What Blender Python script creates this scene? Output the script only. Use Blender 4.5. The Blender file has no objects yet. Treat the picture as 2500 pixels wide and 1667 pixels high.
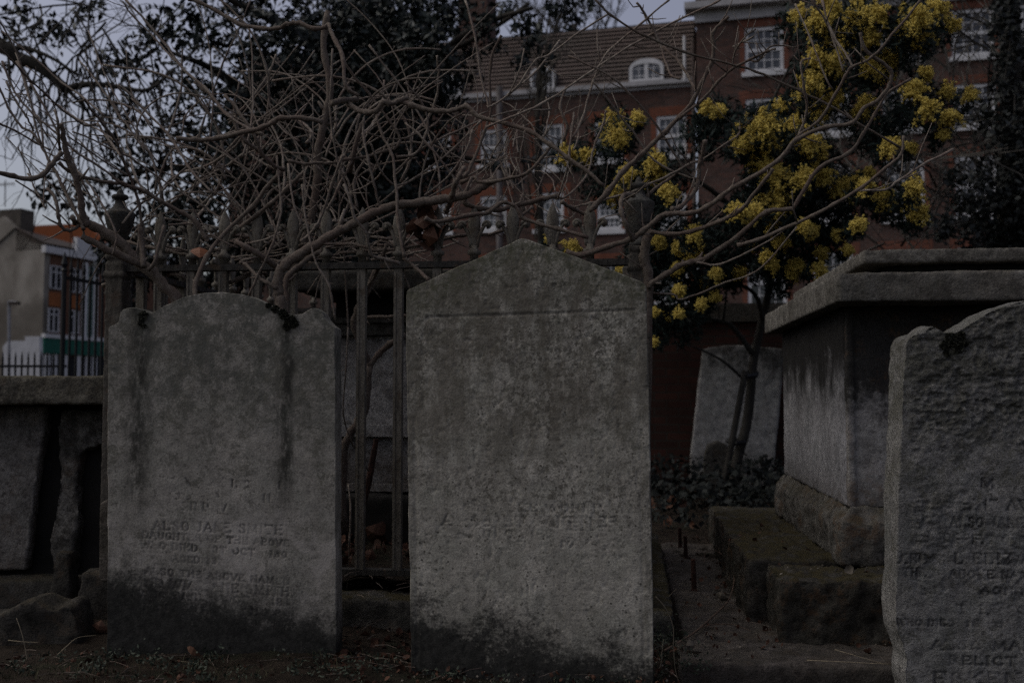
import bpy, bmesh, math, random
import numpy as np
from mathutils import Vector, Matrix, Euler

R = random.Random(7)
NR = np.random.RandomState(11)
scene = bpy.context.scene
COL = scene.collection

# ------------------------------------------------------------------ camera
FPX, CX, CY, HZ, CAMZ = 2430.0, 1250.0, 833.5, 963.0, 0.88
PITCH = math.atan((HZ - CY) / FPX)
CAM = Vector((0, 0, CAMZ))
FWD = Vector((0, math.cos(PITCH), math.sin(PITCH)))
UPV = Vector((0, -math.sin(PITCH), math.cos(PITCH)))
RGT = Vector((1, 0, 0))

def ray(u, v):
    return RGT * ((u - CX) / FPX) + UPV * ((CY - v) / FPX) + FWD

def P(u, v, Y):
    d = ray(u, v)
    return CAM + d * (Y / d.y)

def on_plane(u, v, p0, n):
    d = ray(u, v)
    t = (p0 - CAM).dot(n) / d.dot(n)
    return CAM + d * t

def on_z(u, v, z):
    d = ray(u, v)
    return CAM + d * ((z - CAMZ) / d.z)

TE = Vector((1, -0.117, 0)).normalized()      # across the graves
TD = Vector((0.117, 1, 0)).normalized()       # along the graves
ZV = Vector((0, 0, 1))

# ------------------------------------------------------------------ objects
def tag(o, label=None, cat=None, group=None, kind=None):
    if label: o['label'] = label
    if cat: o['category'] = cat
    if group: o['group'] = group
    if kind: o['kind'] = kind
    return o

def empty(name, loc, label, cat, group=None):
    o = bpy.data.objects.new(name, None)
    o.location = loc
    COL.objects.link(o)
    return tag(o, label, cat, group)

def wloc(o):
    v = Vector((0, 0, 0))
    while o is not None:
        v += o.location
        o = o.parent
    return v

class MB:
    """collects shapes (world coordinates) and links them as ONE mesh object"""
    def __init__(s):
        s.v = []; s.f = []
    def add(s, vs, fs):
        b = len(s.v)
        s.v.extend([tuple(x) for x in vs])
        s.f.extend([tuple(i + b for i in f) for f in fs])
        return s
    def addnp(s, vs, fs):
        b = len(s.v)
        s.v.extend(map(tuple, vs.tolist()))
        s.f.extend(map(tuple, (np.asarray(fs) + b).tolist()))
        return s
    def box(s, c, ax, dims):
        """c = low corner, ax = three unit axes, dims = three lengths"""
        a, b, d = [Vector(x) * l for x, l in zip(ax, dims)]
        c = Vector(c)
        vs = [c, c + a, c + a + b, c + b, c + d, c + a + d, c + a + b + d, c + b + d]
        return s.add(vs, [(0, 3, 2, 1), (4, 5, 6, 7), (0, 1, 5, 4), (1, 2, 6, 5), (2, 3, 7, 6), (3, 0, 4, 7)])
    def cbox(s, lo, hi):
        return s.box(lo, ((1, 0, 0), (0, 1, 0), (0, 0, 1)), (hi[0] - lo[0], hi[1] - lo[1], hi[2] - lo[2]))
    def frus(s, c, e, d, le, ld, h, inset):
        """box whose top is inset on every side"""
        c = Vector(c); e = Vector(e); d = Vector(d)
        b = [c, c + e * le, c + e * le + d * ld, c + d * ld]
        i = inset
        t = [c + e * i + d * i, c + e * (le - i) + d * i, c + e * (le - i) + d * (ld - i), c + e * i + d * (ld - i)]
        t = [p + ZV * h for p in t]
        return s.add(b + t, [(0, 3, 2, 1), (4, 5, 6, 7), (0, 1, 5, 4), (1, 2, 6, 5), (2, 3, 7, 6), (3, 0, 4, 7)])
    def prism(s, pts, ext):
        n = len(pts); ext = Vector(ext)
        vs = [Vector(p) for p in pts] + [Vector(p) + ext for p in pts]
        fs = [tuple(range(n)), tuple(range(2 * n - 1, n - 1, -1))]
        fs += [(i, n + i, n + (i + 1) % n, (i + 1) % n) for i in range(n)]
        return s.add(vs, fs)
    def tube(s, pts, rad, n=6, cap=True):
        pts = [Vector(p) for p in pts]
        m = len(pts)
        if m < 2: return s
        vs = []; prev = None
        for i in range(m):
            t = (pts[min(i + 1, m - 1)] - pts[max(i - 1, 0)])
            if t.length < 1e-9: t = Vector((0, 0, 1))
            t.normalize()
            if prev is None:
                a = t.cross(Vector((0.13, 0.9, 0.31)))
                if a.length < 1e-4: a = t.cross(Vector((1, 0, 0)))
            else:
                a = prev - t * prev.dot(t)
                if a.length < 1e-5: a = t.cross(Vector((0.3, 0.9, 0.1)))
            a.normalize(); prev = a
            b = t.cross(a)
            r = rad[i] if hasattr(rad, '__len__') else rad
            for k in range(n):
                w = 2 * math.pi * k / n
                vs.append(pts[i] + (a * math.cos(w) + b * math.sin(w)) * r)
        fs = []
        for i in range(m - 1):
            for k in range(n):
                k2 = (k + 1) % n
                fs.append((i * n + k, i * n + k2, (i + 1) * n + k2, (i + 1) * n + k))
        if cap:
            fs.append(tuple(range(n - 1, -1, -1)))
            fs.append(tuple(range((m - 1) * n, m * n)))
        return s.add(vs, fs)
    def lathe(s, c, prof, n=16, sx=1.0, sy=1.0):
        c = Vector(c); vs = []; m = len(prof)
        for r, z in prof:
            for k in range(n):
                w = 2 * math.pi * k / n
                vs.append(c + Vector((r * math.cos(w) * sx, r * math.sin(w) * sy, z)))
        fs = []
        for i in range(m - 1):
            for k in range(n):
                k2 = (k + 1) % n
                fs.append((i * n + k, i * n + k2, (i + 1) * n + k2, (i + 1) * n + k))
        fs.append(tuple(range(n - 1, -1, -1))); fs.append(tuple(range((m - 1) * n, m * n)))
        return s.add(vs, fs)
    def build(s, name, mat, parent=None, loc=None, smooth=False):
        base = wloc(parent) if parent else (Vector(loc) if loc is not None else Vector((0, 0, 0)))
        arr = np.array(s.v, dtype=float).reshape(-1, 3) - np.array(base)
        me = bpy.data.meshes.new(name)
        me.from_pydata(arr.tolist(), [], s.f)
        me.update()
        o = bpy.data.objects.new(name, me)
        if parent: o.parent = parent
        elif loc is not None: o.location = base
        COL.objects.link(o)
        if mat: me.materials.append(mat)
        if smooth: me.polygons.foreach_set('use_smooth', [True] * len(me.polygons))
        return o

# ------------------------------------------------------------------ numpy noise
def _hash(ix, iy, iz, seed):
    h = (ix * 374761393 + iy * 668265263 + iz * 2147483647 + seed * 974634777) & 0xffffffff
    h = ((h ^ (h >> 13)) * 1274126177) & 0xffffffff
    h = (h ^ (h >> 16)) & 0xffff
    return h / 32767.5 - 1.0

def vnoise(p, seed=0):
    i = np.floor(p).astype(np.int64); f = p - i
    f = f * f * (3 - 2 * f)
    r = 0
    for dx in (0, 1):
        for dy in (0, 1):
            for dz in (0, 1):
                w = (f[:, 0] if dx else 1 - f[:, 0]) * (f[:, 1] if dy else 1 - f[:, 1]) * (f[:, 2] if dz else 1 - f[:, 2])
                r = r + w * _hash(i[:, 0] + dx, i[:, 1] + dy, i[:, 2] + dz, seed)
    return r

def fbm(p, scale, octv=3, seed=0, gain=0.5):
    p = p * np.asarray(scale, dtype=float)
    a, r, t = 1.0, 0, 0
    for k in range(octv):
        r = r + a * vnoise(p, seed + 31 * k); t += a
        a *= gain; p = p * 2.03 + 7.1
    return r / t

def remesh(me, voxel):
    o = bpy.data.objects.new('tmp', me)
    COL.objects.link(o)
    m = o.modifiers.new('r', 'REMESH')
    m.mode = 'VOXEL'; m.voxel_size = voxel; m.adaptivity = 0.0
    dg = bpy.context.evaluated_depsgraph_get()
    out = bpy.data.meshes.new_from_object(o.evaluated_get(dg))
    bpy.data.objects.remove(o)
    return out

def mesh_arrays(me):
    n = len(me.vertices)
    co = np.empty(n * 3); me.vertices.foreach_get('co', co)
    no = np.empty(n * 3); me.vertex_normals.foreach_get('vector', no)
    return co.reshape(-1, 3), no.reshape(-1, 3)

def rough(o, voxel, amps, seed=0):
    """weather a blocky mesh object: remesh, then push the surface along its normals; amps = [(scale, amplitude)]"""
    me = remesh(o.data, voxel)
    mats = list(o.data.materials)
    co, no = mesh_arrays(me)
    q = co + np.array(wloc(o))
    d = 0
    for k, (sc, am) in enumerate(amps):
        d = d + fbm(q, sc, 3, seed + 17 * k) * am
    co = co + no * d[:, None]
    me.vertices.foreach_set('co', co.ravel())
    me.polygons.foreach_set('use_smooth', [True] * len(me.polygons))
    me.materials.clear()
    for m in mats: me.materials.append(m)
    me.update()
    o.data = me
    return o

# ------------------------------------------------------------------ materials
class Mat:
    def __init__(s, name, rough=0.9, spec=0.2):
        s.mat = bpy.data.materials.new(name); s.mat.use_nodes = True
        s.nt = s.mat.node_tree; s.N = s.nt.nodes; s.L = s.nt.links
        s.b = s.N['Principled BSDF']
        s.b.inputs['Roughness'].default_value = rough
        s.b.inputs['Specular IOR Level'].default_value = spec
        s._tc = None
    def tc(s, kind='Object'):
        if s._tc is None: s._tc = s.N.new('ShaderNodeTexCoord')
        return s._tc.outputs[kind]
    def _in(s, sock, val):
        if hasattr(val, 'is_output') or isinstance(val, bpy.types.NodeSocket): s.L.new(val, sock)
        elif isinstance(val, (tuple, list)) and len(val) == 3 and sock.type == 'RGBA': sock.default_value = (*val, 1)
        else: sock.default_value = val
    def mapv(s, scale, vec=None, loc=(0, 0, 0)):
        n = s.N.new('ShaderNodeMapping'); s.L.new(vec or s.tc(), n.inputs[0])
        n.inputs['Scale'].default_value = scale; n.inputs['Location'].default_value = loc
        return n.outputs[0]
    def noise(s, scale, detail=4, rgh=0.6, vec=None, dist=0.0):
        n = s.N.new('ShaderNodeTexNoise'); s.L.new(vec or s.tc(), n.inputs['Vector'])
        n.inputs['Scale'].default_value = scale; n.inputs['Detail'].default_value = detail
        n.inputs['Roughness'].default_value = rgh; n.inputs['Distortion'].default_value = dist
        return n.outputs['Fac']
    def vor(s, scale, vec=None, feat='F1'):
        n = s.N.new('ShaderNodeTexVoronoi'); n.feature = feat
        s.L.new(vec or s.tc(), n.inputs['Vector']); n.inputs['Scale'].default_value = scale
        return n.outputs['Distance']
    def sm(s, x, a, b, lo=0.0, hi=1.0):
        n = s.N.new('ShaderNodeMapRange'); n.interpolation_type = 'SMOOTHSTEP'
        s._in(n.inputs['Value'], x)
        if a < b:
            vals = (a, b, lo, hi)
        else:
            vals = (b, a, hi, lo)
        for i, v in enumerate(vals): n.inputs[i + 1].default_value = v
        return n.outputs['Result']
    def m(s, op, a, b=0.0, c=None):
        n = s.N.new('ShaderNodeMath'); n.operation = op
        s._in(n.inputs[0], a); s._in(n.inputs[1], b)
        if c is not None: s._in(n.inputs[2], c)
        return n.outputs[0]
    def mul(s, *a):
        r = a[0]
        for x in a[1:]: r = s.m('MULTIPLY', r, x)
        return r
    def mix(s, f, a, b, mode='MIX'):
        n = s.N.new('ShaderNodeMix'); n.data_type = 'RGBA'; n.blend_type = mode
        s._in(n.inputs['Factor'], f); s._in(n.inputs[6], a); s._in(n.inputs[7], b)
        return n.outputs[2]
    def xyz(s, vec=None):
        n = s.N.new('ShaderNodeSeparateXYZ'); s.L.new(vec or s.tc(), n.inputs[0])
        return n.outputs
    def attr(s, name):
        n = s.N.new('ShaderNodeAttribute'); n.attribute_name = name
        return n.outputs['Fac']
    def rnd(s):
        n = s.N.new('ShaderNodeNewGeometry')
        return n.outputs['Random Per Island']
    def col(s, c):
        s._in(s.b.inputs['Base Color'], c); return s
    def bump(s, h, strength=0.5, dist=0.01):
        n = s.N.new('ShaderNodeBump'); n.inputs['Strength'].default_value = strength
        n.inputs['Distance'].default_value = dist
        s.L.new(h, n.inputs['Height']); s.L.new(n.outputs[0], s.b.inputs['Normal'])
        return s

def simple(name, c, rough=0.8, var=0.25, scale=6.0, spec=0.2, bump=0.0):
    k = Mat(name, rough, spec)
    n = k.noise(scale, 5, 0.65)
    lo = tuple(x * (1 - var) for x in c); hi = tuple(min(1, x * (1 + var)) for x in c)
    k.col(k.mix(k.sm(n, 0.3, 0.7), lo, hi))
    if bump: k.bump(k.noise(scale * 4, 4), bump, 0.02)
    return k.mat

def leafmat(name, c1, c2, rough=0.55, spec=0.35):
    k = Mat(name, rough, spec)
    k.col(k.mix(k.rnd(), c1, c2))
    return k.mat
# ================================================================== stone materials
def stone_base(k, lo, hi, grain=150.0, seedloc=(0, 0, 0)):
    v = k.mapv((1, 1, 1), loc=seedloc)
    big = k.noise(3.5, 5, 0.65, v)
    c = k.mix(k.sm(big, 0.34, 0.66), lo, hi)
    tint = k.noise(9.0, 3, 0.5, v)
    c = k.mix(k.m('MULTIPLY', k.sm(tint, 0.45, 0.62), 0.45), c, (lo[0] * 0.93, lo[1] * 0.98, lo[2] * 0.97))
    mid = k.noise(22.0, 5, 0.7, v)
    c = k.mix(k.m('MULTIPLY', k.sm(mid, 0.60, 0.38), 0.42), c, tuple(x * 0.42 for x in lo))
    g = k.noise(grain, 3, 0.65, v)
    c = k.mix(k.m('MULTIPLY', k.sm(g, 0.60, 0.40), 0.36), c, tuple(x * 0.35 for x in lo))
    g2 = k.noise(grain * 0.4, 4, 0.7, v)
    c = k.mix(k.m('MULTIPLY', k.sm(g2, 0.46, 0.34), 0.75), c, tuple(x * 0.28 for x in lo))
    c = k.mix(k.m('MULTIPLY', k.sm(g2, 0.60, 0.70), 0.16), c, tuple(min(1, x * 1.2) for x in hi))
    return c, v, g, g2

def headstone_mat(name, which):
    k = Mat(name, 0.95, 0.12)
    lo, hi = {'a': ((0.285, 0.262, 0.226), (0.44, 0.403, 0.352)),
              'b': ((0.345, 0.321, 0.274), (0.485, 0.452, 0.392)),
              'c': ((0.235, 0.225, 0.212), (0.35, 0.335, 0.316))}[which]
    c, v, g, g2 = stone_base(k, lo, hi, 150, (ord(which) * 3.1, 0, 0))
    X, Y, Z = k.xyz()[:3]
    dark = (0.060, 0.058, 0.050)
    lich = k.noise(13, 6, 0.8, v, 0.4)
    n1 = k.noise(7, 5, 0.7, v)
    n2 = k.noise(34, 5, 0.75, v)
    n3 = k.noise(90, 4, 0.8, v)
    zt = {'a': (0.45, 1.05), 'b': (0.50, 1.15), 'c': (0.35, 0.95)}[which]
    up = k.sm(Z, *zt)
    f = k.m('MULTIPLY', k.sm(k.m('ADD', lich, k.m('ADD', k.m('MULTIPLY', up, 0.10), k.m('MULTIPLY', k.m('SUBTRACT', n3, 0.5), 0.35))), 0.53, 0.66), 0.66)
    c = k.mix(f, c, (0.092, 0.088, 0.068))
    f = k.m('MULTIPLY', k.sm(k.noise(17, 6, 0.8, k.mapv((1, 1, 1), loc=(5, 2, ord(which))), 0.5), 0.60, 0.68), 0.35)
    c = k.mix(f, c, (0.47, 0.445, 0.405))
    sp0 = k.mul(k.sm(k.vor(70, v), 0.17, 0.09), k.sm(k.noise(5, 3, 0.5, v), 0.42, 0.58))
    c = k.mix(k.m('MULTIPLY', sp0, 0.75), c, (0.05, 0.046, 0.04))
    if which == 'a':
        # run-off streaks under the two shoulder notches
        for x0, w in ((-0.272, 0.030), (0.212, 0.021)):
            dx = k.m('ABSOLUTE', k.m('ADD', k.m('SUBTRACT', X, x0), k.m('MULTIPLY', k.m('SUBTRACT', k.noise(11, 5, 0.7, k.mapv((1.5, 1, 0.6))), 0.5), 0.10)))
            f = k.mul(k.sm(dx, w * 2.1, w * 0.2), k.sm(k.noise(26, 5, 0.75, k.mapv((1.2, 1, 0.5), loc=(x0 * 9, 0, 0))), 0.34, 0.56), k.sm(Z, 0.40, 0.66))
            c = k.mix(k.m('MULTIPLY', f, 0.97), c, (0.042, 0.040, 0.034))
        # sooty mottling in the upper middle
        f = k.mul(k.sm(Z, 0.55, 1.00), k.sm(k.m('ADD', n1, k.m('MULTIPLY', n2, 0.6)), 0.72, 0.92))
        c = k.mix(k.m('MULTIPLY', f, 0.80), c, (0.085, 0.085, 0.072))
        # damp foot
        lim = k.m('ADD', k.m('ADD', -0.19, k.m('MULTIPLY', n1, 0.40)), k.m('ADD', k.m('ADD', k.m('MULTIPLY', n2, 0.26), k.m('MULTIPLY', n3, 0.20)), k.m('MULTIPLY', X, -0.20)))
        f = k.sm(k.m('SUBTRACT', Z, lim), 0.105, -0.10)
        pale = k.mul(k.sm(Z, 0.54, 0.42), k.sm(k.noise(6, 5, 0.7, v), 0.47, 0.58))
        c = k.mix(k.m('MULTIPLY', pale, 0.45), c, (0.46, 0.42, 0.38))
    elif which == 'b':
        # pitted dark lichen spots in a broad patch
        patch = k.m('MULTIPLY', k.sm(Z, 0.30, 0.62), k.sm(k.noise(3.2, 3, 0.5, v), 0.34, 0.56))
        sp = k.sm(k.m('ADD', n2, k.m('MULTIPLY', k.m('SUBTRACT', n3, 0.5), 0.6)), 0.50, 0.60)
        c = k.mix(k.mul(patch, sp, 0.80), c, (0.075, 0.068, 0.056))
        sp2 = k.sm(k.vor(46, v), 0.20, 0.11)
        c = k.mix(k.mul(sp2, k.sm(n1, 0.40, 0.52), 0.85), c, (0.05, 0.046, 0.038))
        # brown weathering drifting down from the pediment
        br = k.mul(k.sm(Z, 0.42, 0.85), k.sm(k.m('ADD', k.noise(5, 6, 0.75, k.mapv((1.5, 1, 0.6))), k.m('MULTIPLY', k.sm(X, 0.30, -0.25), 0.07)), 0.46, 0.62))
        c = k.mix(k.m('MULTIPLY', br, 0.70), c, (0.105, 0.092, 0.072))
        sd = k.m('MULTIPLY', k.sm(k.m('ABSOLUTE', k.m('ADD', X, 0.01)), 0.33, 0.37), k.sm(k.noise(20, 5, 0.7, k.mapv((1, 1, 0.3))), 0.36, 0.6))
        c = k.mix(k.m('MULTIPLY', sd, 0.55), c, (0.10, 0.092, 0.075))
        hor = k.noise(30, 4, 0.7, k.mapv((0.35, 1, 2.2)))
        c = k.mix(k.m('MULTIPLY', k.sm(hor, 0.52, 0.66), 0.30), c, (0.15, 0.14, 0.125))
        # green algae along the sloping top
        edge = k.m('ADD', Z, k.m('MULTIPLY', k.m('ABSOLUTE', X), 0.42))
        f = k.mul(k.sm(edge, 1.22, 1.36), k.sm(n2, 0.36, 0.62))
        c = k.mix(k.m('MULTIPLY', f, 0.75), c, (0.085, 0.085, 0.055))
        lim = k.m('ADD', k.m('ADD', -0.27, k.m('MULTIPLY', n1, 0.38)), k.m('ADD', k.m('ADD', k.m('MULTIPLY', n2, 0.27), k.m('MULTIPLY', n3, 0.20)), k.m('MULTIPLY', X, -0.17)))
        f = k.sm(k.m('SUBTRACT', Z, lim), 0.07, -0.075)
    else:
        f0 = k.sm(n1, 0.5, 0.75)
        c = k.mix(k.m('MULTIPLY', f0, 0.55), c, (0.075, 0.075, 0.062))
        top = k.mul(k.sm(Z, 0.72, 1.0), k.sm(n2, 0.34, 0.62))
        c = k.mix(k.m('MULTIPLY', top, 0.55), c, (0.07, 0.068, 0.055))
        lim = k.m('ADD', -0.06, k.m('MULTIPLY', n1, 0.1))
        f = k.sm(k.m('SUBTRACT', Z, lim), 0.06, -0.03)
    spk = k.sm(n3, 0.66, 0.72)
    foot = k.mix(k.m('MULTIPLY', spk, 0.75), k.mix(k.sm(n2, 0.4, 0.62), (0.012, 0.012, 0.011), (0.032, 0.031, 0.028)), (0.2, 0.19, 0.18))
    c = k.mix(k.m('MULTIPLY', f, 0.97), c, foot)
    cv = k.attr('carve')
    c = k.mix(k.mul(cv, k.sm(n2, 0.30, 0.5), {'a': 0.8, 'b': 0.34, 'c': 0.46}[which]), c, (0.052, 0.047, 0.042))  # cut letters and grooves darkened in the colour: dirt plus painted shade
    # greenish flank and top dust
    k.col(c)
    if which == 'c':
        rid = k.m('ABSOLUTE', k.m('SUBTRACT', k.noise(48, 5, 0.7, k.mapv((1, 1, 1.5))), 0.5))
        k.bump(k.m('ADD', k.m('ADD', k.m('MULTIPLY', rid, -4.0), k.m('MULTIPLY', g2, 1.5)), g), 1.0, 0.005)
    else:
        k.bump(k.m('ADD', k.m('MULTIPLY', g, 1.5), k.m('MULTIPLY', g2, 0.8)), 0.55, 0.0026)
    return k.mat

def tomb_stone(name, lo, hi, soot_shade=0.6, moss=0.0, rust=0.0, zr=None, seed=0.0, cut=(0.35, 0.62), smooth=1.0):
    """weathered tomb masonry: soot runs below the slabs, foliage shade painted on the leaning stone, moss on top faces"""
    k = Mat(name, 0.95, 0.1)
    c, v, g, g2 = stone_base(k, lo, hi, 130, (seed, seed * 1.7, 0))
    X, Y, Z = k.xyz()[:3]
    st = k.m('ADD', k.m('MULTIPLY', k.noise(8, 6, 0.75, k.mapv((1.2, 1.2, 0.42), loc=(seed, 0, 0))), 0.42), k.m('MULTIPLY', k.noise(5, 6, 0.78, v, 0.6), 0.58))
    n2 = k.noise(26, 5, 0.75, v)
    mo = k.noise(14, 6, 0.75, v)
    c = k.mix(k.m('MULTIPLY', k.sm(mo, 0.50, 0.36), 0.65 * smooth), c, tuple(x * 0.3 for x in lo))
    c = k.mix(k.m('MULTIPLY', k.sm(mo, 0.60, 0.70), 0.5), c, tuple(min(0.6, x * 1.5) for x in hi))
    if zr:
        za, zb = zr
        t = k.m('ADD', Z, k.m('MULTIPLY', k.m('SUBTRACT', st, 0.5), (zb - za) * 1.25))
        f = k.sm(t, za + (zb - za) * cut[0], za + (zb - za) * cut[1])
        c = k.mix(k.m('MULTIPLY', f, soot_shade), c, (0.013, 0.012, 0.011))
        f2 = k.m('MULTIPLY', k.sm(Z, za + (zb - za) * 0.16, za), k.sm(n2, 0.35, 0.6))
        c = k.mix(k.m('MULTIPLY', f2, 0.6), c, (0.06, 0.045, 0.032))
    else:
        f = k.sm(k.m('ADD', k.m('MULTIPLY', st, 0.6), k.m('MULTIPLY', n2, 0.5)), 0.50, 0.64)
        c = k.mix(k.m('MULTIPLY', f, soot_shade), c, (0.035, 0.032, 0.027))
    if rust:
        f = k.mul(k.sm(k.noise(6, 5, 0.75, v), 0.5, 0.62), k.sm(n2, 0.4, 0.55))
        c = k.mix(k.m('MULTIPLY', f, rust), c, (0.12, 0.065, 0.03))
    if moss:
        gn = k.N.new('ShaderNodeNewGeometry')
        nz = k.xyz(gn.outputs['Normal'])[2]
        f = k.mul(k.sm(nz, 0.35, 0.8), k.sm(k.noise(12, 5, 0.7, v), 0.36, 0.56))
        c = k.mix(k.m('MULTIPLY', f, moss), c, k.mix(n2, (0.022, 0.020, 0.009), (0.062, 0.050, 0.024)))
    k.col(c)
    k.bump(k.m('ADD', g, k.m('MULTIPLY', g2, 1.5)), 0.9 * smooth, 0.005)
    return k.mat

# ================================================================== incised lettering
GL = {
 'A': (8, '0,0 4,10 8,0|1.5,3.6 6.5,3.6|-1,0 1.4,0|6.6,0 9,0'), 'B': (7, '1,0 1,10 5,10 6.3,8.8 6.3,6.4 5,5.3 1,5.3|5,5.3 6.8,4 6.8,1.4 5,0 1,0'),
 'C': (8, '7.5,8 6,9.7 4,10 1.6,8.6 .6,5 1.6,1.4 4,0 6,.3 7.5,2'), 'D': (8, '1,0 1,10 4.5,10 7,8 7.5,5 7,2 4.5,0 1,0'),
 'E': (7, '6.4,8.4 6.4,10 1,10 1,0 6.6,0 6.6,1.8|1,5.2 4.6,5.2'), 'F': (7, '6.4,8.4 6.4,10 1,10 1,0|1,5.2 4.6,5.2|-.2,0 2.4,0'),
 'G': (8, '7.5,8 6,9.7 4,10 1.6,8.6 .6,5 1.6,1.4 4,0 7,1 7,4.4 5,4.4'), 'H': (8, '1,0 1,10|7,0 7,10|1,5.2 7,5.2|-.2,0 2.2,0|5.8,0 8.2,0|-.2,10 2.2,10|5.8,10 8.2,10'),
 'I': (3, '1.5,0 1.5,10|.2,0 2.8,0|.2,10 2.8,10'), 'J': (5, '3.6,10 3.6,2 2.4,0 .4,.4|2.4,10 4.8,10'),
 'K': (8, '1,0 1,10|7,10 1,4.4|3,6 7.4,0|-.2,0 2.2,0'), 'L': (7, '1,10 1,0 6.4,0 6.4,2|-.2,10 2.2,10'),
 'M': (10, '1,0 1.4,10 5,1 8.6,10 9,0|0,0 2,0|8,0 10,0'), 'N': (8, '1,0 1,10 7.2,0 7.2,10|0,0 2,0|6.2,10 8.2,10'),
 'O': (8, '4,0 1.6,1.4 .6,5 1.6,8.6 4,10 6.4,8.6 7.4,5 6.4,1.4 4,0'), 'R': (8, '1,0 1,10 5,10 6.4,8.7 6.4,6.4 5,5.2 1,5.2|4,5.2 7.6,0|-.2,0 2.2,0'),
 'S': (7, '6,8 5,9.7 3.4,10 1.4,9 1.2,7 3,5.6 5,4.6 6.2,3 5.6,.8 3.6,0 1.6,.4 .8,2'), 'T': (8, '.4,8.6 .4,10 7.6,10 7.6,8.6|4,10 4,0|2.8,0 5.2,0'),
 'U': (8, '1,10 1,2.4 2.4,.3 4,0 5.6,.3 7,2.4 7,10|0,10 2,10|6,10 8,10'), 'V': (8, '0,10 4,0 8,10|-1,10 1.4,10|6.6,10 9,10'),
 'W': (11, '0,10 3,0 5.5,9 8,0 11,10|-1,10 1.2,10|9.8,10 12,10'), 'Y': (8, '0,10 4,5 8,10|4,5 4,0|2.8,0 5.2,0'), 'Z': (7, '.6,8.4 .6,10 6.4,10 .6,0 6.6,0 6.6,1.8'),
 'P': (7, '1,0 1,10 5,10 6.4,8.6 6.4,6.2 5,5 1,5|-.2,0 2.2,0'), '0': (7, '3.5,0 1.4,2 1,5 1.4,8 3.5,10 5.6,8 6,5 5.6,2 3.5,0'),
 '1': (3, '1.5,0 1.5,10 .4,8.6|.2,0 2.8,0'), '2': (7, '1,8 2.2,9.8 4.4,9.8 5.8,8 5,5.4 1,0 6.2,0'), '3': (7, '1,9 3.4,10 5.6,8.4 5,6 3,5.2 5.4,4.4 6,2 4,0 1,.8'),
 '8': (7, '3.5,5.2 1.4,6.6 1.6,9 3.5,10 5.4,9 5.6,6.6 3.5,5.2 1,3 1.4,.8 3.5,0 5.6,.8 6,3 3.5,5.2'), '.': (2.4, '1,0 1.3,.5'),
}
def text_strokes(txt, x0, z0, x1, z1, h, keep=1.0, seed=0):
    """(ax, az, bx, bz, halfwidth, weight) between the two ends of a baseline; some strokes worn away"""
    rr = random.Random(seed)
    adv = [GL[c][0] + 2.4 if c in GL else 6.0 for c in txt]
    tot = sum(adv) - 2.4
    out = []; cur = 0.0
    dx, dz = (x1 - x0) / tot, (z1 - z0) / tot
    for c, a in zip(txt, adv):
        if c in GL:
            wt = 0.4 + 0.6 * rr.random()
            for poly in GL[c][1].split('|'):
                pts = [tuple(map(float, q.split(','))) for q in poly.split()]
                for p, q in zip(pts[:-1], pts[1:]):
                    if rr.random() > keep: continue
                    vert = abs(q[1] - p[1]) > abs(q[0] - p[0]) * 0.8
                    out.append((x0 + dx * (cur + p[0]), z0 + dz * (cur + p[0]) + h * p[1] / 10,
                                x0 + dx * (cur + q[0]), z0 + dz * (cur + q[0]) + h * q[1] / 10,
                                max(h * 0.075, 0.0022) if vert else max(h * 0.048, 0.0015), wt))
        cur += a
    return out

def resample(pts, step, amp, seed):
    """an outline in the plane of the stone with its edges worn irregular"""
    out = []
    n = len(pts)
    for i in range(n):
        a, b = np.array(pts[i]), np.array(pts[(i + 1) % n])
        m = max(1, int(np.linalg.norm(b - a) / step))
        for j in range(m): out.append(a + (b - a) * j / m)
    arr = np.array(out)
    q = np.c_[arr, np.zeros(len(arr))]
    arr[:, 0] += fbm(q, 26, 3, seed) * amp + fbm(q, 7, 2, seed + 3) * amp
    arr[:, 1] += fbm(q, 26, 3, seed + 5) * amp
    return arr

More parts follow.
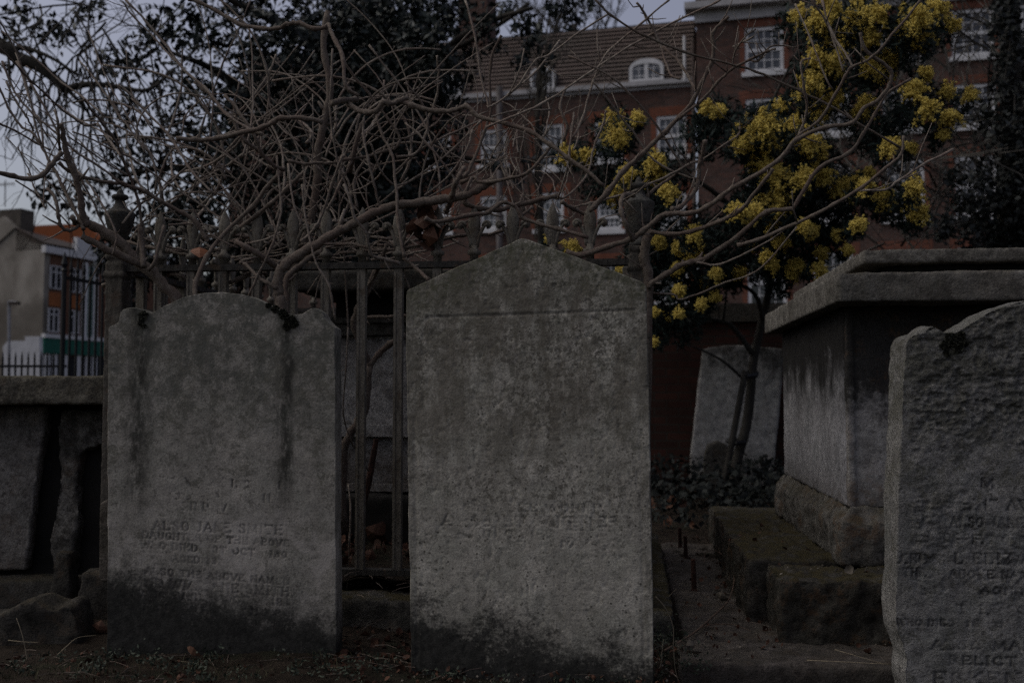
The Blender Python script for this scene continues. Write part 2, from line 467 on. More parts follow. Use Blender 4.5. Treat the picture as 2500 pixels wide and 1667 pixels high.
def headstone(outline_px, p0, yaw, thick, mat, label, voxel, texts, grooves=(), amps=(), seed=0, chips=0.002, relief=None, deep=0.0035):
    """outline_px are seen points of the front face, carried on to the stone's own upright plane"""
    n = Vector((-math.sin(yaw), -math.cos(yaw), 0)); n.normalize()
    xa = Vector((math.cos(yaw), -math.sin(yaw), 0))
    def loc(u, v):
        p = on_plane(u, v, p0, n) - p0
        return (p.dot(xa), p.z)
    base = Vector((p0.x, p0.y, 0))
    pts = [loc(*q) for q in outline_px]
    pts = [(x, z + p0.z) for x, z in pts]
    arr = resample(pts, 0.012, chips, seed)
    mb = MB()
    mb.prism([(x, 0, z) for x, z in arr], (0, thick, 0))
    bm = bmesh.new()
    vs = [bm.verts.new(v) for v in mb.v]
    for f in mb.f: bm.faces.new([vs[i] for i in f])
    bmesh.ops.recalc_face_normals(bm, faces=bm.faces)
    bmesh.ops.triangulate(bm, faces=bm.faces)
    me = bpy.data.meshes.new('headstone'); bm.to_mesh(me); bm.free()
    me = remesh(me, voxel)
    co, no = mesh_arrays(me)
    front = (no[:, 1] < -0.4) & (co[:, 1] < thick * 0.4)
    d = np.zeros(len(co))
    for i, (sc, am) in enumerate(amps):
        d += fbm(co, sc, 3, seed + 11 * i) * am
    if relief is not None: d += relief(co, front)
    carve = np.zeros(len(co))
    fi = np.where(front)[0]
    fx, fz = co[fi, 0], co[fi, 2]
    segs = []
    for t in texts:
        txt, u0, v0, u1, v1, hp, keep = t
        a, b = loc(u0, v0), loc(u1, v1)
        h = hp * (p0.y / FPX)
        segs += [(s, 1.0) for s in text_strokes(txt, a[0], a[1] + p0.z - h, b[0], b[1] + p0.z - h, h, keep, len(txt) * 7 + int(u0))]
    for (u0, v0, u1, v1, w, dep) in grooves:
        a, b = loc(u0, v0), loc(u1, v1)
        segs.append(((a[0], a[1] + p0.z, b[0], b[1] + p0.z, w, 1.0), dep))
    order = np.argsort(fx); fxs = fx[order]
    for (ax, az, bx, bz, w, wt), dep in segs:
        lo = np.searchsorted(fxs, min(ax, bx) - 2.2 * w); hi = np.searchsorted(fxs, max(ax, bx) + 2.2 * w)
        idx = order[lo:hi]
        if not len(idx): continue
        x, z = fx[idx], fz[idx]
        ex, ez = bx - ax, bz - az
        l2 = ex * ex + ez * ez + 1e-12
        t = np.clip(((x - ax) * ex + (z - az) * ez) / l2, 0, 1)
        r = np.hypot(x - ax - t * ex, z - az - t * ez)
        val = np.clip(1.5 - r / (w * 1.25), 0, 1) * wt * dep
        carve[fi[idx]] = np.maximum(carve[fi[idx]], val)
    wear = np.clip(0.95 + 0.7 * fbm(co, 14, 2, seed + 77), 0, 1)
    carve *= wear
    co = co + no * (d - carve * deep)[:, None]
    me.vertices.foreach_set('co', co.ravel())
    me.polygons.foreach_set('use_smooth', [True] * len(me.polygons))
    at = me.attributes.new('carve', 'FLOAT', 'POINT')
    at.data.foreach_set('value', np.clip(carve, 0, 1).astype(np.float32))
    me.materials.clear(); me.materials.append(mat)
    me.update()
    o = bpy.data.objects.new('headstone', me)
    o.location = base
    o.rotation_euler = (0, 0, -yaw)
    COL.objects.link(o)
    tag(o, label, 'headstone', 'headstones in the front row')
    return o, loc, xa, n

# ---- the round-topped stone
OUT_A = [(258, 1720), (262, 1400), (263, 802), (266, 797), (287, 788), (291, 776), (293, 763), (300, 755), (313, 751), (330, 750), (342, 754), (354, 761), (370, 764),
         (403, 746), (446, 725), (493, 715), (543, 712), (589, 717), (628, 728), (661, 746), (689, 761), (714, 767), (736, 766), (750, 757), (760, 752),
         (775, 753), (787, 761), (793, 777), (807, 792), (819, 799), (819, 1100), (820, 1400), (821, 1720)]
pA = Vector(P(540, HZ, 3.3)); pA.z = CAMZ
TXT_A = [('E N   O   L S   I T', 420, 1166, 690, 1176, 17, 0.35), ('I D N   O   M I N', 398, 1198, 660, 1208, 18, 0.4), ('I N D   A', 445, 1226, 560, 1231, 17, 0.55),
         ('ALSO JANE SMITH', 375, 1271, 690, 1283, 21, 0.86), ('DAUGHTER OF THE ABOVE', 348, 1297, 706, 1319, 15, 0.9), ('WHO DIED   ST OCT   1809', 345, 1321, 712, 1347, 15, 0.75),
         ('AGED 33', 422, 1356, 530, 1362, 14, 0.92), ('ALSO THE ABOVE NAMED', 355, 1385, 707, 1412, 15, 0.97), ('AND WM. JANE SMITH', 332, 1411, 706, 1434, 20, 0.9),
         ('WHO DIED    OCT    18', 340, 1441, 690, 1462, 15, 0.7), ('I N    8    1838', 350, 1474, 690, 1490, 15, 0.6)]
def relief_a(co, front):
    d = np.zeros(len(co))
    x, z = co[:, 0], co[:, 2]
    for x0 in (-0.272, 0.212):          # shallow channels beside the central panel
        d -= np.exp(-((x - x0) / 0.014) ** 2) * 0.005 * front * (z > 0.45) * (z < 1.10)
    d += fbm(co, 60, 3, 5) * 0.0007 * front
    return d
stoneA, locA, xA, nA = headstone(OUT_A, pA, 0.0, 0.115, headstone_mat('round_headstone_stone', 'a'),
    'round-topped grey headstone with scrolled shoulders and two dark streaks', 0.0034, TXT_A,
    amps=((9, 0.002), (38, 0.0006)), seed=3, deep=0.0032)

# ---- the gabled stone
OUT_B = [(1004, 1790), (1001, 1500), (995, 1100), (990, 722), (993, 708), (1251, 591), (1262, 584), (1273, 581), (1286, 583), (1300, 588), (1564, 685), (1574, 693), (1578, 704),
         (1582, 900), (1589, 1200), (1594, 1500), (1597, 1790)]
pB = Vector(P(1290, HZ, 3.1)); pB.z = CAMZ
TXT_B = [('THE WORLD', 1240, 1231, 1470, 1231, 17, 0.5), ('A ROBERT LAIGHTER', 1080, 1258, 1510, 1262, 24, 0.55), ('IN C DIED  IN L', 1180, 1295, 1460, 1293, 18, 0.5), ('I  ER  IS TO', 1230, 1321, 1400, 1320, 15, 0.4)]
GRV_B = [(1042, 774, 1300, 766, 0.0034, 1.0), (1300, 766, 1550, 756, 0.0026, 0.8), (1012, 1020, 1020, 1660, 0.004, 0.45), (1562, 1020, 1572, 1660, 0.004, 0.35),
         (1122, 1303, 1150, 1312, 0.004, 1.0), (1232, 1286, 1248, 1284, 0.003, 0.9), (1289, 1428, 1289, 1448, 0.002, 0.8)]
def relief_b(co, front):
    d = fbm(co, 55, 3, 15) * 0.0006 * front
    d -= np.clip(fbm(co, 60, 2, 99) - 0.32, 0, 1) * 0.005 * front
    return d
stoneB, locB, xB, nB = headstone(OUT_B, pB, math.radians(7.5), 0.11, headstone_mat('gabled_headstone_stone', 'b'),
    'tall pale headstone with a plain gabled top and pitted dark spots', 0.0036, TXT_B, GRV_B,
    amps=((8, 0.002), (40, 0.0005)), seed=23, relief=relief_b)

# ---- the cropped, flaking stone
OUT_C = [(2239, 1860), (2226, 1720), (2212, 1667), (2208, 1640), (2213, 1610), (2202, 1575), (2192, 1550), (2186, 1520), (2185, 1470), (2188, 1380), (2191, 1268), (2198, 1107), (2203, 1014),
         (2206, 950), (2208, 885), (2212, 842), (2219, 826), (2234, 818), (2251, 812), (2265, 801), (2273, 795), (2282, 795), (2290, 801), (2298, 808), (2309, 813), (2320, 815), (2335, 813),
         (2358, 797), (2385, 780), (2410, 765), (2450, 747), (2500, 733), (2560, 723), (2620, 724), (2680, 738), (2740, 760), (2790, 785), (2830, 800), (2860, 790), (2890, 796), (2915, 820), (2925, 840), (2930, 1200), (2935, 1860)]
pC = Vector(P(2540, HZ, 2.8)); pC.z = CAMZ
TXT_C = [('M', 2395, 1168, 2430, 1170, 22, 0.8), ('ELIZ AV A', 2350, 1219, 2560, 1222, 24, 0.6), ('ALSO JANE', 2320, 1262, 2500, 1265, 23, 0.85), ('THE', 2290, 1302, 2400, 1306, 22, 0.7),
         ('DIED', 2183, 1352, 2265, 1353, 22, 0.8), ('L ELIZ A', 2330, 1350, 2520, 1352, 25, 0.9), ('THE', 2205, 1387, 2260, 1389, 19, 0.9), ('ABOVE NAMED', 2318, 1391, 2560, 1396, 18, 0.8),
         ('AGED', 2395, 1432, 2500, 1436, 16, 0.75), ('T I. X O', 2335, 1476, 2510, 1480, 20, 0.8), ('WHO DIED', 2190, 1511, 2330, 1514, 14, 0.8), ('18  O', 2360, 1515, 2450, 1518, 13, 0.7),
         ('ALSO MARY', 2275, 1564, 2560, 1566, 20, 0.8), ('RELICT OF', 2318, 1602, 2560, 1606, 19, 0.95), ('ESKENAL', 2280, 1640, 2580, 1644, 30, 0.9)]
def relief_c(co, front):
    q = co * np.array([1.0, 1.0, 1.45])
    a = np.clip(0.50 + 1.1 * fbm(co, 4.5, 2, 8), 0.08, 1.0) * np.clip(0.35 + (co[:, 2] - 0.05) * 1.6, 0.3, 1.0)
    r1 = 0.3 - np.abs(fbm(q, 26, 3, 41)); r2 = 0.3 - np.abs(fbm(q, 60, 3, 45))
    d = (r1 * 0.010 + r2 * 0.007 + fbm(q, 120, 2, 44) * 0.003) * a * front
    pits = np.clip(fbm(q, 40, 3, 60) - 0.16, 0, 0.3)
    d -= np.sqrt(pits) * 0.016 * a * front
    m = np.clip((co[:, 0] + 0.375) / 0.03, 0, 1)      # the left margin is a smooth worn chamfer
    return d * m
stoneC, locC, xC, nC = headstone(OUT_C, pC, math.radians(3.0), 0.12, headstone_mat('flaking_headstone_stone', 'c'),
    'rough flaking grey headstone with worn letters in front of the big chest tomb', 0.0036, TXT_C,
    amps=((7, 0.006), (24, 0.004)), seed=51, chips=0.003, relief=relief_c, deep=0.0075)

moss_mat = leafmat('dark_moss', (0.010, 0.010, 0.007), (0.045, 0.045, 0.034), 0.9, 0.1)
def moss_patch(spots, stone, pz):
    """spots = (u, v, radius px, count) on the face of a stone"""
    mb = MB()
    p0, n = pz
    for (u, v, r, cnt) in spots:
        for _ in range(cnt):
            a = R.random() * 6.283; q = r * math.sqrt(R.random())
            c = on_plane(u + q * math.cos(a), v + q * math.sin(a), p0, n) + n * R.uniform(-0.003, 0.005)
            s = R.uniform(0.003, 0.008)
            x = Vector((R.gauss(0, 1), R.gauss(0, 1), R.gauss(0, 1))).normalized()
            y = x.cross(Vector((R.gauss(0, 1), R.gauss(0, 1), R.gauss(0, 1)))).normalized()
            mb.add([c - x * s, c - y * s * 0.6, c + x * s, c + y * s * 0.6], [(0, 1, 2, 3)])
    rm = Matrix.Rotation(-stone.rotation_euler.z, 3, 'Z')
    mb.v = [tuple(rm @ (Vector(q) - stone.location)) for q in mb.v]
    o = mb.build('moss', moss_mat)
    o.parent = stone
    return o
moss_patch([(708, 783, 15, 260), (692, 766, 12, 180), (672, 754, 9, 110), (655, 746, 6, 50), (700, 797, 10, 90), (719, 790, 10, 120), (350, 770, 11, 110), (345, 787, 8, 60), (352, 796, 6, 30)], stoneA, (pA, nA))
moss_patch([(2322, 828, 16, 260), (2305, 842, 11, 120), (2338, 852, 11, 110), (2345, 822, 12, 150), (2312, 860, 9, 60), (2355, 838, 8, 50)], stoneC, (pC, nC))
# ================================================================== ground
def soil_mat():
    k = Mat('dark_soil', 0.95, 0.1)
    n = k.noise(9, 6, 0.7); n2 = k.noise(60, 4, 0.75)
    c = k.mix(k.sm(n, 0.35, 0.65), (0.014, 0.010, 0.007), (0.036, 0.027, 0.020))
    c = k.mix(k.m('MULTIPLY', k.sm(n2, 0.62, 0.72), 0.6), c, (0.13, 0.11, 0.085))
    c = k.mix(k.m('MULTIPLY', k.sm(k.noise(4, 5, 0.7), 0.52, 0.66), 0.5), c, (0.020, 0.026, 0.014))
    k.col(c); k.bump(k.m('ADD', n2, k.noise(25, 4)), 1.0, 0.02)
    return k.mat
M_SOIL = soil_mat()
def gz(x, y):
    """height of the churchyard soil"""
    z = 0.0
    if y < 3.9:
        t = min(1, max(0, (0.1 - x) / 0.8)); z += 0.035 * t
    a = min(1, max(0, (x - 0.46) / 0.12)) * min(1, max(0, (3.34 - y) / 0.1)); z -= 0.13 * a
    return z
def axis(lo, hi, step, far):
    m = [lo + i * step for i in range(int((hi - lo) / step) + 1)]
    out = []
    d = step; q = lo
    while q > -far: d *= 1.6; q -= d; out.append(q)
    out = out[::-1] + m
    d = step; q = m[-1]
    while q < far: d *= 1.6; q += d; out.append(q)
    return out
gx, gy = axis(-2.4, 2.2, 0.022, 260), axis(2.75, 4.4, 0.022, 260)
GX, GY = np.meshgrid(np.array(gx), np.array(gy))
pp = np.c_[GX.ravel(), GY.ravel(), np.zeros(GX.size)]
zz = np.array([gz(x, y) for x, y in pp[:, :2]])
near = (np.abs(pp[:, 0]) < 4) & (np.abs(pp[:, 1] - 3.5) < 3)
pp[:, 2] = zz + near * (fbm(pp, 14, 4, 3) * 0.012 + fbm(pp, 3, 2, 9) * 0.012)
w = len(gx)
ff = [(j * w + i, j * w + i + 1, (j + 1) * w + i + 1, (j + 1) * w + i) for j in range(len(gy) - 1) for i in range(w - 1)]
ground = MB(); ground.v = pp.tolist(); ground.f = ff
tag(ground.build('ground', M_SOIL, smooth=True), kind='structure')

# ================================================================== slabs and kerbs on the right
M_SLAB = tomb_stone('path_slab_stone', (0.085, 0.073, 0.065), (0.135, 0.118, 0.106), 0.6, 0.12, 0.1, None, 2.0)
M_KERB = tomb_stone('mossy_kerb_stone', (0.085, 0.08, 0.07), (0.14, 0.13, 0.115), 0.5, 0.9, 0.15, None, 5.0)
def block(name, mat, corner, le, ld, h, parent=None, vox=0.014, amp=1.0, seed=0, inset=0.0):
    mb = MB()
    if inset: mb.frus(corner, TE, TD, le, ld, h, inset)
    else: mb.box(corner, (TE, TD, ZV), (le, ld, h))
    o = mb.build(name, mat, parent, corner)
    return rough(o, vox, [(5, 0.012 * amp), (16, 0.010 * amp), (45, 0.004 * amp)], seed)
sl = empty('ledger_slab', (0.56, 3.28, 0), 'worn flat stone slab sunk in the path below the mossy steps', 'stone slab')
block('slab', M_SLAB, (0.54, 3.27, -0.12), 1.9, 0.32, 0.135, sl, 0.014, 0.8, 1)
block('slab', M_SLAB, (0.61, 3.605, -0.12), 0.42, 0.80, 0.133, sl, 0.014, 0.8, 2)
block('slab', M_SLAB, (0.70, 4.42, -0.12), 0.45, 1.5, 0.13, sl, 0.016, 0.8, 3)
tag(block('kerb_stone', M_KERB, (0.43, 3.62, -0.1), 0.15, 2.1, 0.20, None, 0.014, 1.0, 4),
    'long low kerb stone green with moss behind the tall gabled headstone', 'kerb')
tag(block('kerb_stone', M_KERB, (-1.62, 3.83, -0.1), 2.0, 0.17, 0.235, None, 0.014, 1.0, 6),
    'dark kerb block under the iron railing, seen between the two headstones', 'kerb')
M_RUSTY = simple('rusty_iron', (0.040, 0.019, 0.014), 0.9, 0.5, 40, 0.2, 0.4)
for (u, v0, v1, lab) in ((1695, 1443, 1365, 'rusty iron stub sticking up from the slab, nearest and tallest of the three'),
                         (1675, 1362, 1308, 'rusty iron stub in the path, in the middle of the row of three'),
                         (1661, 1335, 1288, 'short rusty iron stub in the path, farthest of the row of three')):
    b = on_z(u, v0, 0.012)
    h = (v0 - v1) / FPX * b.y
    w = 0.0112
    mb = MB()
    lean = Vector((-0.004, 0.0, h))
    for f0, f1, g in ((0, 0.08, 1.35), (0.08, 1.0, 1.0)):
        a = b + lean * f0; t = b + lean * f1; w2 = w * g; w3 = w * (1.0 if f0 else 1.05) * 0.86 if f1 == 1 else w
        vs = [a + TE * sx * w2 + TD * sy * w2 for sx, sy in ((-1, -1), (1, -1), (1, 1), (-1, 1))]
        vs += [t + TE * sx * w3 + TD * sy * w3 for sx, sy in ((-1, -1), (1, -1), (1, 1), (-1, 1))]
        mb.add(vs, [(0, 3, 2, 1), (4, 5, 6, 7), (0, 1, 5, 4), (1, 2, 6, 5), (2, 3, 7, 6), (3, 0, 4, 7)])
    o = mb.build('iron_stub', M_RUSTY, None, b)
    rough(o, 0.004, [(60, 0.0025)], int(u))
    tag(o, lab, 'iron stub', 'row of cut railing stubs in the path')

# ================================================================== chest tomb on the right
tomb = empty('chest_tomb', (1.27, 3.80, 0), 'large pale chest tomb with double slab lid on mossy steps', 'chest tomb')
M_LID = tomb_stone('tomb_lid_stone', (0.16, 0.145, 0.125), (0.25, 0.235, 0.21), 0.45, 0.3, 0.0, None, 1.0)
M_BODY = tomb_stone('tomb_panel_stone', (0.30, 0.29, 0.30), (0.42, 0.41, 0.42), 0.97, 0.0, 0.0, (0.456, 1.22), 3.0, (0.36, 0.78), 0.35)
M_BODY2 = tomb_stone('tomb_front_stone', (0.34, 0.32, 0.305), (0.44, 0.42, 0.405), 0.93, 0.0, 0.4, (0.456, 1.22), 8.0, (0.36, 0.62), 0.6)
M_PLINTH = tomb_stone('tomb_plinth_stone', (0.14, 0.13, 0.115), (0.24, 0.225, 0.20), 0.55, 0.5, 0.4, None, 4.0)
M_STEP = tomb_stone('tomb_step_stone', (0.046, 0.042, 0.035), (0.115, 0.106, 0.092), 0.85, 0.85, 0.4, None, 6.0)
M_GAP = simple('black_joint_shade', (0.012, 0.011, 0.010), 0.95, 0.3)  # near black for joints and hollows, with shadow painted into the recesses
block('step', M_STEP, (0.935, 3.53, -0.05), 1.5, 0.33, 0.285, tomb, 0.012, 2.2, 11)
block('step', M_STEP, (0.910, 3.87, -0.05), 0.9, 0.36, 0.297, tomb, 0.012, 2.0, 12)
block('step', M_STEP, (0.955, 4.24, -0.05), 0.9, 1.33, 0.293, tomb, 0.014, 2.0, 13)
block('step', M_STEP, (1.135, 5.60, -0.05), 1.2, 0.42, 0.26, tomb, 0.018, 1.3, 14)
pl = MB(); pc = Vector((1.222, 3.745, 0.243))
pl.box(pc, (TE, TD, ZV), (1.2, 1.66, 0.155))
pl.frus(pc + ZV * 0.15, TE, TD, 1.2, 1.66, 0.068, 0.052)
rough(pl.build('plinth', M_PLINTH, tomb), 0.013, [(7, 0.016), (24, 0.014), (60, 0.005)], 21)
bc = Vector((1.272, 3.80, 0.452))
cb = MB().box(bc + TE * 0.05 + TD * 0.05, (TE, TD, ZV), (1.0, 1.4, 0.77)); cb.build('core', M_GAP, tomb)
sp = MB().box(bc + TD * 0.034, (TE, TD, ZV), (0.07, 1.44, 0.768))
sp.box(bc + TD * 1.474 + TE * -0.004, (TE, TD, ZV), (0.08, 0.05, 0.768))
sp.box(bc + TD * 0.075 + TE * -0.006, (TE, TD, ZV), (0.03, 0.022, 0.768))
rough(sp.build('side_panel', M_BODY, tomb), 0.010, [(8, 0.004), (40, 0.002)], 22)
fp = MB().box(bc + TE * 0.006, (TE, TD, ZV), (0.026, 0.07, 0.768)).box(bc + TE * 0.006 + TD * 0.010, (TE, TD, ZV), (1.04, 0.07, 0.768)).box(bc + TE * 0.9, (TE, TD, ZV), (0.15, 0.07, 0.768))
rough(fp.build('front_panel', M_BODY2, tomb), 0.008, [(9, 0.006), (40, 0.0035)], 23)
lidc = Vector((1.186, 3.62, 1.217))
ld = MB()
lp = [lidc + TE * a + TD * b for a, b in ((0.012, 0), (1.3, 0), (1.3, 1.975), (0.012, 1.975), (0, 1.96), (0, 0.012))]
ld.prism(lp, (0, 0, 0.108))
rough(ld.build('lid', M_LID, tomb), 0.010, [(5, 0.005), (24, 0.004), (80, 0.0015)], 24)
MB().box(lidc + TE * 0.24 + TD * 0.24 + ZV * 0.104, (TE, TD, ZV), (0.9, 1.5, 0.058)).build('lid_tier', M_GAP, tomb)  # tier coloured black to paint the shadow gap under the upper slab
uc = Vector((1.344, 3.78, 1.378))
rough(MB().box(uc, (TE, TD, ZV), (1.05, 1.66, 0.054)).build('upper_slab', M_LID, tomb), 0.009, [(6, 0.004), (26, 0.004), (80, 0.0015)], 25)

# ================================================================== chest tomb on the left
t2 = empty('chest_tomb', (-2.3, 4.0, 0), 'low dark decayed chest tomb with a mossy lid and crumbling corner', 'chest tomb')
M_LID2 = tomb_stone('mossy_lid_stone', (0.11, 0.097, 0.074), (0.28, 0.255, 0.21), 0.95, 0.6, 0.2, None, 12.0)
M_BODY3 = tomb_stone('decayed_panel_stone', (0.15, 0.135, 0.122), (0.23, 0.215, 0.20), 0.85, 0.0, 0.2, (0.1, 1.45), 14.0, (0.40, 0.75))
M_LUMP = tomb_stone('crumbled_stone', (0.04, 0.037, 0.032), (0.10, 0.093, 0.083), 0.75, 0.3, 0.1, None, 16.0)
X1, Y1 = Vector((1, 0, 0)), Vector((0, 1, 0))
def ub(name, mat, lo, hi, parent, vox, amps, seed):
    o = MB().cbox(lo, hi).build(name, mat, parent)
    return rough(o, vox, amps, seed)
ub('lid', M_LID2, (-3.3, 3.93, 0.842), (-1.53, 4.95, 0.952), t2, 0.011, [(6, 0.006), (22, 0.007), (70, 0.003)], 31)
MB().cbox((-3.2, 4.12, 0.1), (-1.62, 4.85, 0.85)).build('core', M_GAP, t2)
ub('base', M_LUMP, (-3.3, 3.97, -0.05), (-1.56, 4.95, 0.15), t2, 0.016, [(6, 0.014), (22, 0.008)], 32)
pnl = MB()
q = [P(-260, 1392, 4.06), P(64, 1392, 4.06), P(82, 1240, 4.06), P(96, 1120, 4.06), P(108, 1060, 4.06), P(112, 992, 4.06), P(-260, 992, 4.06)]
pnl.prism(q, (0, 0.06, 0))
rough(pnl.build('side_panel', M_BODY3, t2), 0.012, [(6, 0.008), (26, 0.004)], 33)
lump = MB()
lump.prism([P(u, v, 4.07) for u, v in ((128, 1395), (118, 1330), (132, 1250), (146, 1160), (138, 1060), (150, 1000), (252, 1000), (252, 1085), (196, 1098), (186, 1180), (194, 1250), (184, 1310), (178, 1395))], (0, 0.14, 0))
rough(lump.build('corner_block', tomb_stone('crumbled_corner_stone', (0.05, 0.046, 0.04), (0.22, 0.205, 0.185), 0.9, 0.0, 0.2, None, 61.0), t2), 0.010, [(7, 0.018), (20, 0.014), (50, 0.005)], 35)

M_BOULDER = tomb_stone('boulder_stone', (0.035, 0.032, 0.028), (0.085, 0.078, 0.07), 0.6, 0.2, 0.15, None, 19.0)
def rock(name, u0, u1, vt, vb, Y, dep, lab, seed, mat=M_BOULDER, prof=None, cat='rock'):
    a, b = P(u0, vb, Y), P(u1, vt, Y)
    mb = MB()
    if prof:
        mb.prism([P(u, v, Y) for u, v in prof], (0, dep, 0))
    else:
        mb.frus((a.x, Y, -0.06), X1, Y1, b.x - a.x, dep, b.z + 0.06, 0.025)
    o = mb.build(name, mat, None, ((a.x + b.x) / 2, Y, 0))
    rough(o, 0.011, [(5, 0.012), (14, 0.009), (40, 0.004)], seed)
    return tag(o, lab, cat)
rock('boulder', -70, 200, 1450, 1600, 3.44, 0.15, 'low rounded boulder with a pale notched top at the foot of the dark chest tomb', 41,
     prof=[(-80, 1620), (-80, 1512), (-20, 1505), (20, 1492), (50, 1474), (85, 1466), (112, 1484), (135, 1490), (155, 1474), (172, 1480), (186, 1512), (194, 1560), (200, 1620)])
rock('stone_block', 170, 300, 1402, 1560, 3.74, 0.14, 'squared mossy stone block between the boulder and the round-topped headstone', 42)
rock('broken_stone', 108, 178, 1350, 1440, 3.88, 0.12, 'small broken lump of masonry lying at the corner of the dark chest tomb', 43)
# upright fragment pressed behind the left edge of the round-topped stone
fr = MB().prism([P(u, v, 3.46) for u, v in ((242, 1420), (242, 1240), (247, 1226), (258, 1222), (272, 1230), (272, 1420))], (0, 0.06, 0))
o = fr.build('stone_post', tomb_stone('brown_post_stone', (0.10, 0.085, 0.07), (0.16, 0.14, 0.12), 0.6, 0, 0, None, 22.0), None, (P(255, 1400, 3.46).x, 3.46, 0.02))
rough(o, 0.006, [(20, 0.004)], 44); tag(o, 'narrow brown upright stone behind the edge of the round-topped headstone', 'stone post')

# ================================================================== tomb inside the railing
t3 = empty('chest_tomb', (-0.3, 4.65, 0.2), 'mottled chest tomb caged inside the iron railing', 'chest tomb')
M_IN = tomb_stone('mottled_panel_stone', (0.26, 0.245, 0.235), (0.38, 0.365, 0.35), 0.93, 0.0, 0.1, (0.35, 1.45), 26.0, (0.45, 0.72))
M_IN2 = tomb_stone('dark_slab_stone', (0.05, 0.047, 0.04), (0.10, 0.095, 0.085), 0.5, 0.2, 0.1, None, 28.0)
o3 = Vector((-1.04, 4.72, 0))
rough(MB().box(o3 + ZV * 1.37, (TE, TD, ZV), (1.50, 0.92, 0.10)).build('lid', M_IN2, t3), 0.014, [(6, 0.006), (25, 0.004)], 51)
MB().box(o3 + TE * 0.16 + TD * 0.16 + ZV * 1.25, (TE, TD, ZV), (1.18, 0.6, 0.125)).build('lid_tier', M_GAP, t3)
md = MB()
for i, (ins, z0, hh) in enumerate(((0.10, 1.225, 0.026), (0.115, 1.195, 0.03), (0.10, 1.165, 0.03))):
    md.box(o3 + TE * ins + TD * ins + ZV * z0, (TE, TD, ZV), (1.5 - 2 * ins, 0.92 - 2 * ins, hh))
md.build('moulding', M_IN2, t3)
rough(MB().box(o3 + TE * 0.13 + TD * 0.13 + ZV * 0.44, (TE, TD, ZV), (1.24, 0.66, 0.73)).build('body', M_IN, t3), 0.014, [(7, 0.004), (30, 0.003)], 52)
bb = MB().box(o3 + TE * 0.09 + TD * 0.09 + ZV * 0.68, (TE, TD, ZV), (1.32, 0.74, 0.055)).box(o3 + TE * 0.1 + TD * 0.1 + ZV * 0.42, (TE, TD, ZV), (1.3, 0.72, 0.035))
bb.build('string_course', M_IN, t3)
rough(MB().box(o3 + ZV * 0.1, (TE, TD, ZV), (1.50, 0.92, 0.31)).build('plinth', M_GAP, t3), 0.02, [(7, 0.012)], 53)
# earth heaped inside the enclosure
eh = MB()
nx, ny = 70, 60
ev = []
for j in range(ny + 1):
    for i in range(nx + 1):
        p = Vector((-1.55, 3.93, 0)) + TE * (2.0 * i / nx) + TD * (1.9 * j / ny)
        ev.append((p.x, p.y, 0.0))
ev = np.array(ev); ev[:, 2] = 0.185 + fbm(ev, 9, 4, 61) * 0.035
eh.addnp(ev, [(j * (nx + 1) + i, j * (nx + 1) + i + 1, (j + 1) * (nx + 1) + i + 1, (j + 1) * (nx + 1) + i) for j in range(ny) for i in range(nx)])
tag(eh.build('earth_mound', M_SOIL, smooth=True), kind='structure')

# ================================================================== iron railing
def iron_mat(name, c1, c2, rustc):
    k = Mat(name, 0.8, 0.25)
    v = k.mapv((1, 1, 0.25))
    n = k.noise(40, 5, 0.75, v); n2 = k.noise(90, 4, 0.75); n3 = k.noise(14, 5, 0.7)
    c = k.mix(k.sm(n, 0.35, 0.65), c1, c2)
    c = k.mix(k.m('MULTIPLY', k.sm(n2, 0.56, 0.64), 0.75), c, tuple(x * 0.3 for x in c1))
    c = k.mix(k.m('MULTIPLY', k.sm(n3, 0.54, 0.66), 0.7), c, rustc)
    k.col(c); k.bump(k.m('ADD', n2, n), 0.9, 0.004)
    return k.mat
M_IRON = iron_mat('flaking_painted_iron', (0.095, 0.082, 0.064), (0.165, 0.148, 0.122), (0.075, 0.055, 0.038))
M_RAIL = iron_mat('blackened_rail_iron', (0.022, 0.020, 0.018), (0.05, 0.046, 0.04), (0.07, 0.045, 0.028))
F0, F1 = Vector((-1.569, 3.95, 0)), Vector((0.480, 3.73, 0))
FE = (F1 - F0).normalized(); FD = Vector((-FE.y, FE.x, 0))
FN = -FD
def front_pt(u):
    p = on_plane(u, HZ, F0, FN); return Vector((p.x, p.y, 0))
rail = empty('grave_railing', ((F0 + F1) / 2 + ZV * 0.15), 'rusty spiked iron railing with stone-coloured urns caging the tomb behind the headstones', 'railing')
ZR = 1.378
DEPTH = 1.95
def rail_run(a, b, zs, th, name):
    d = (b - a).normalized(); n = Vector((-d.y, d.x, 0))
    mb = MB()
    for z, h in zs:
        mb.box(a - n * th / 2 + ZV * z, (d, n, ZV), ((b - a).length, th, h))
    return mb.build(name, M_RAIL, rail)
corners = [F0, F1, F1 + FD * DEPTH, F0 + FD * DEPTH]
for i in range(4):
    a, b = corners[i], corners[(i + 1) % 4]
    rail_run(a, b, ((ZR - 0.012, 0.024),), 0.046, 'top_rail')
    rail_run(a, b, ((0.195, 0.022),), 0.044, 'bottom_rail')
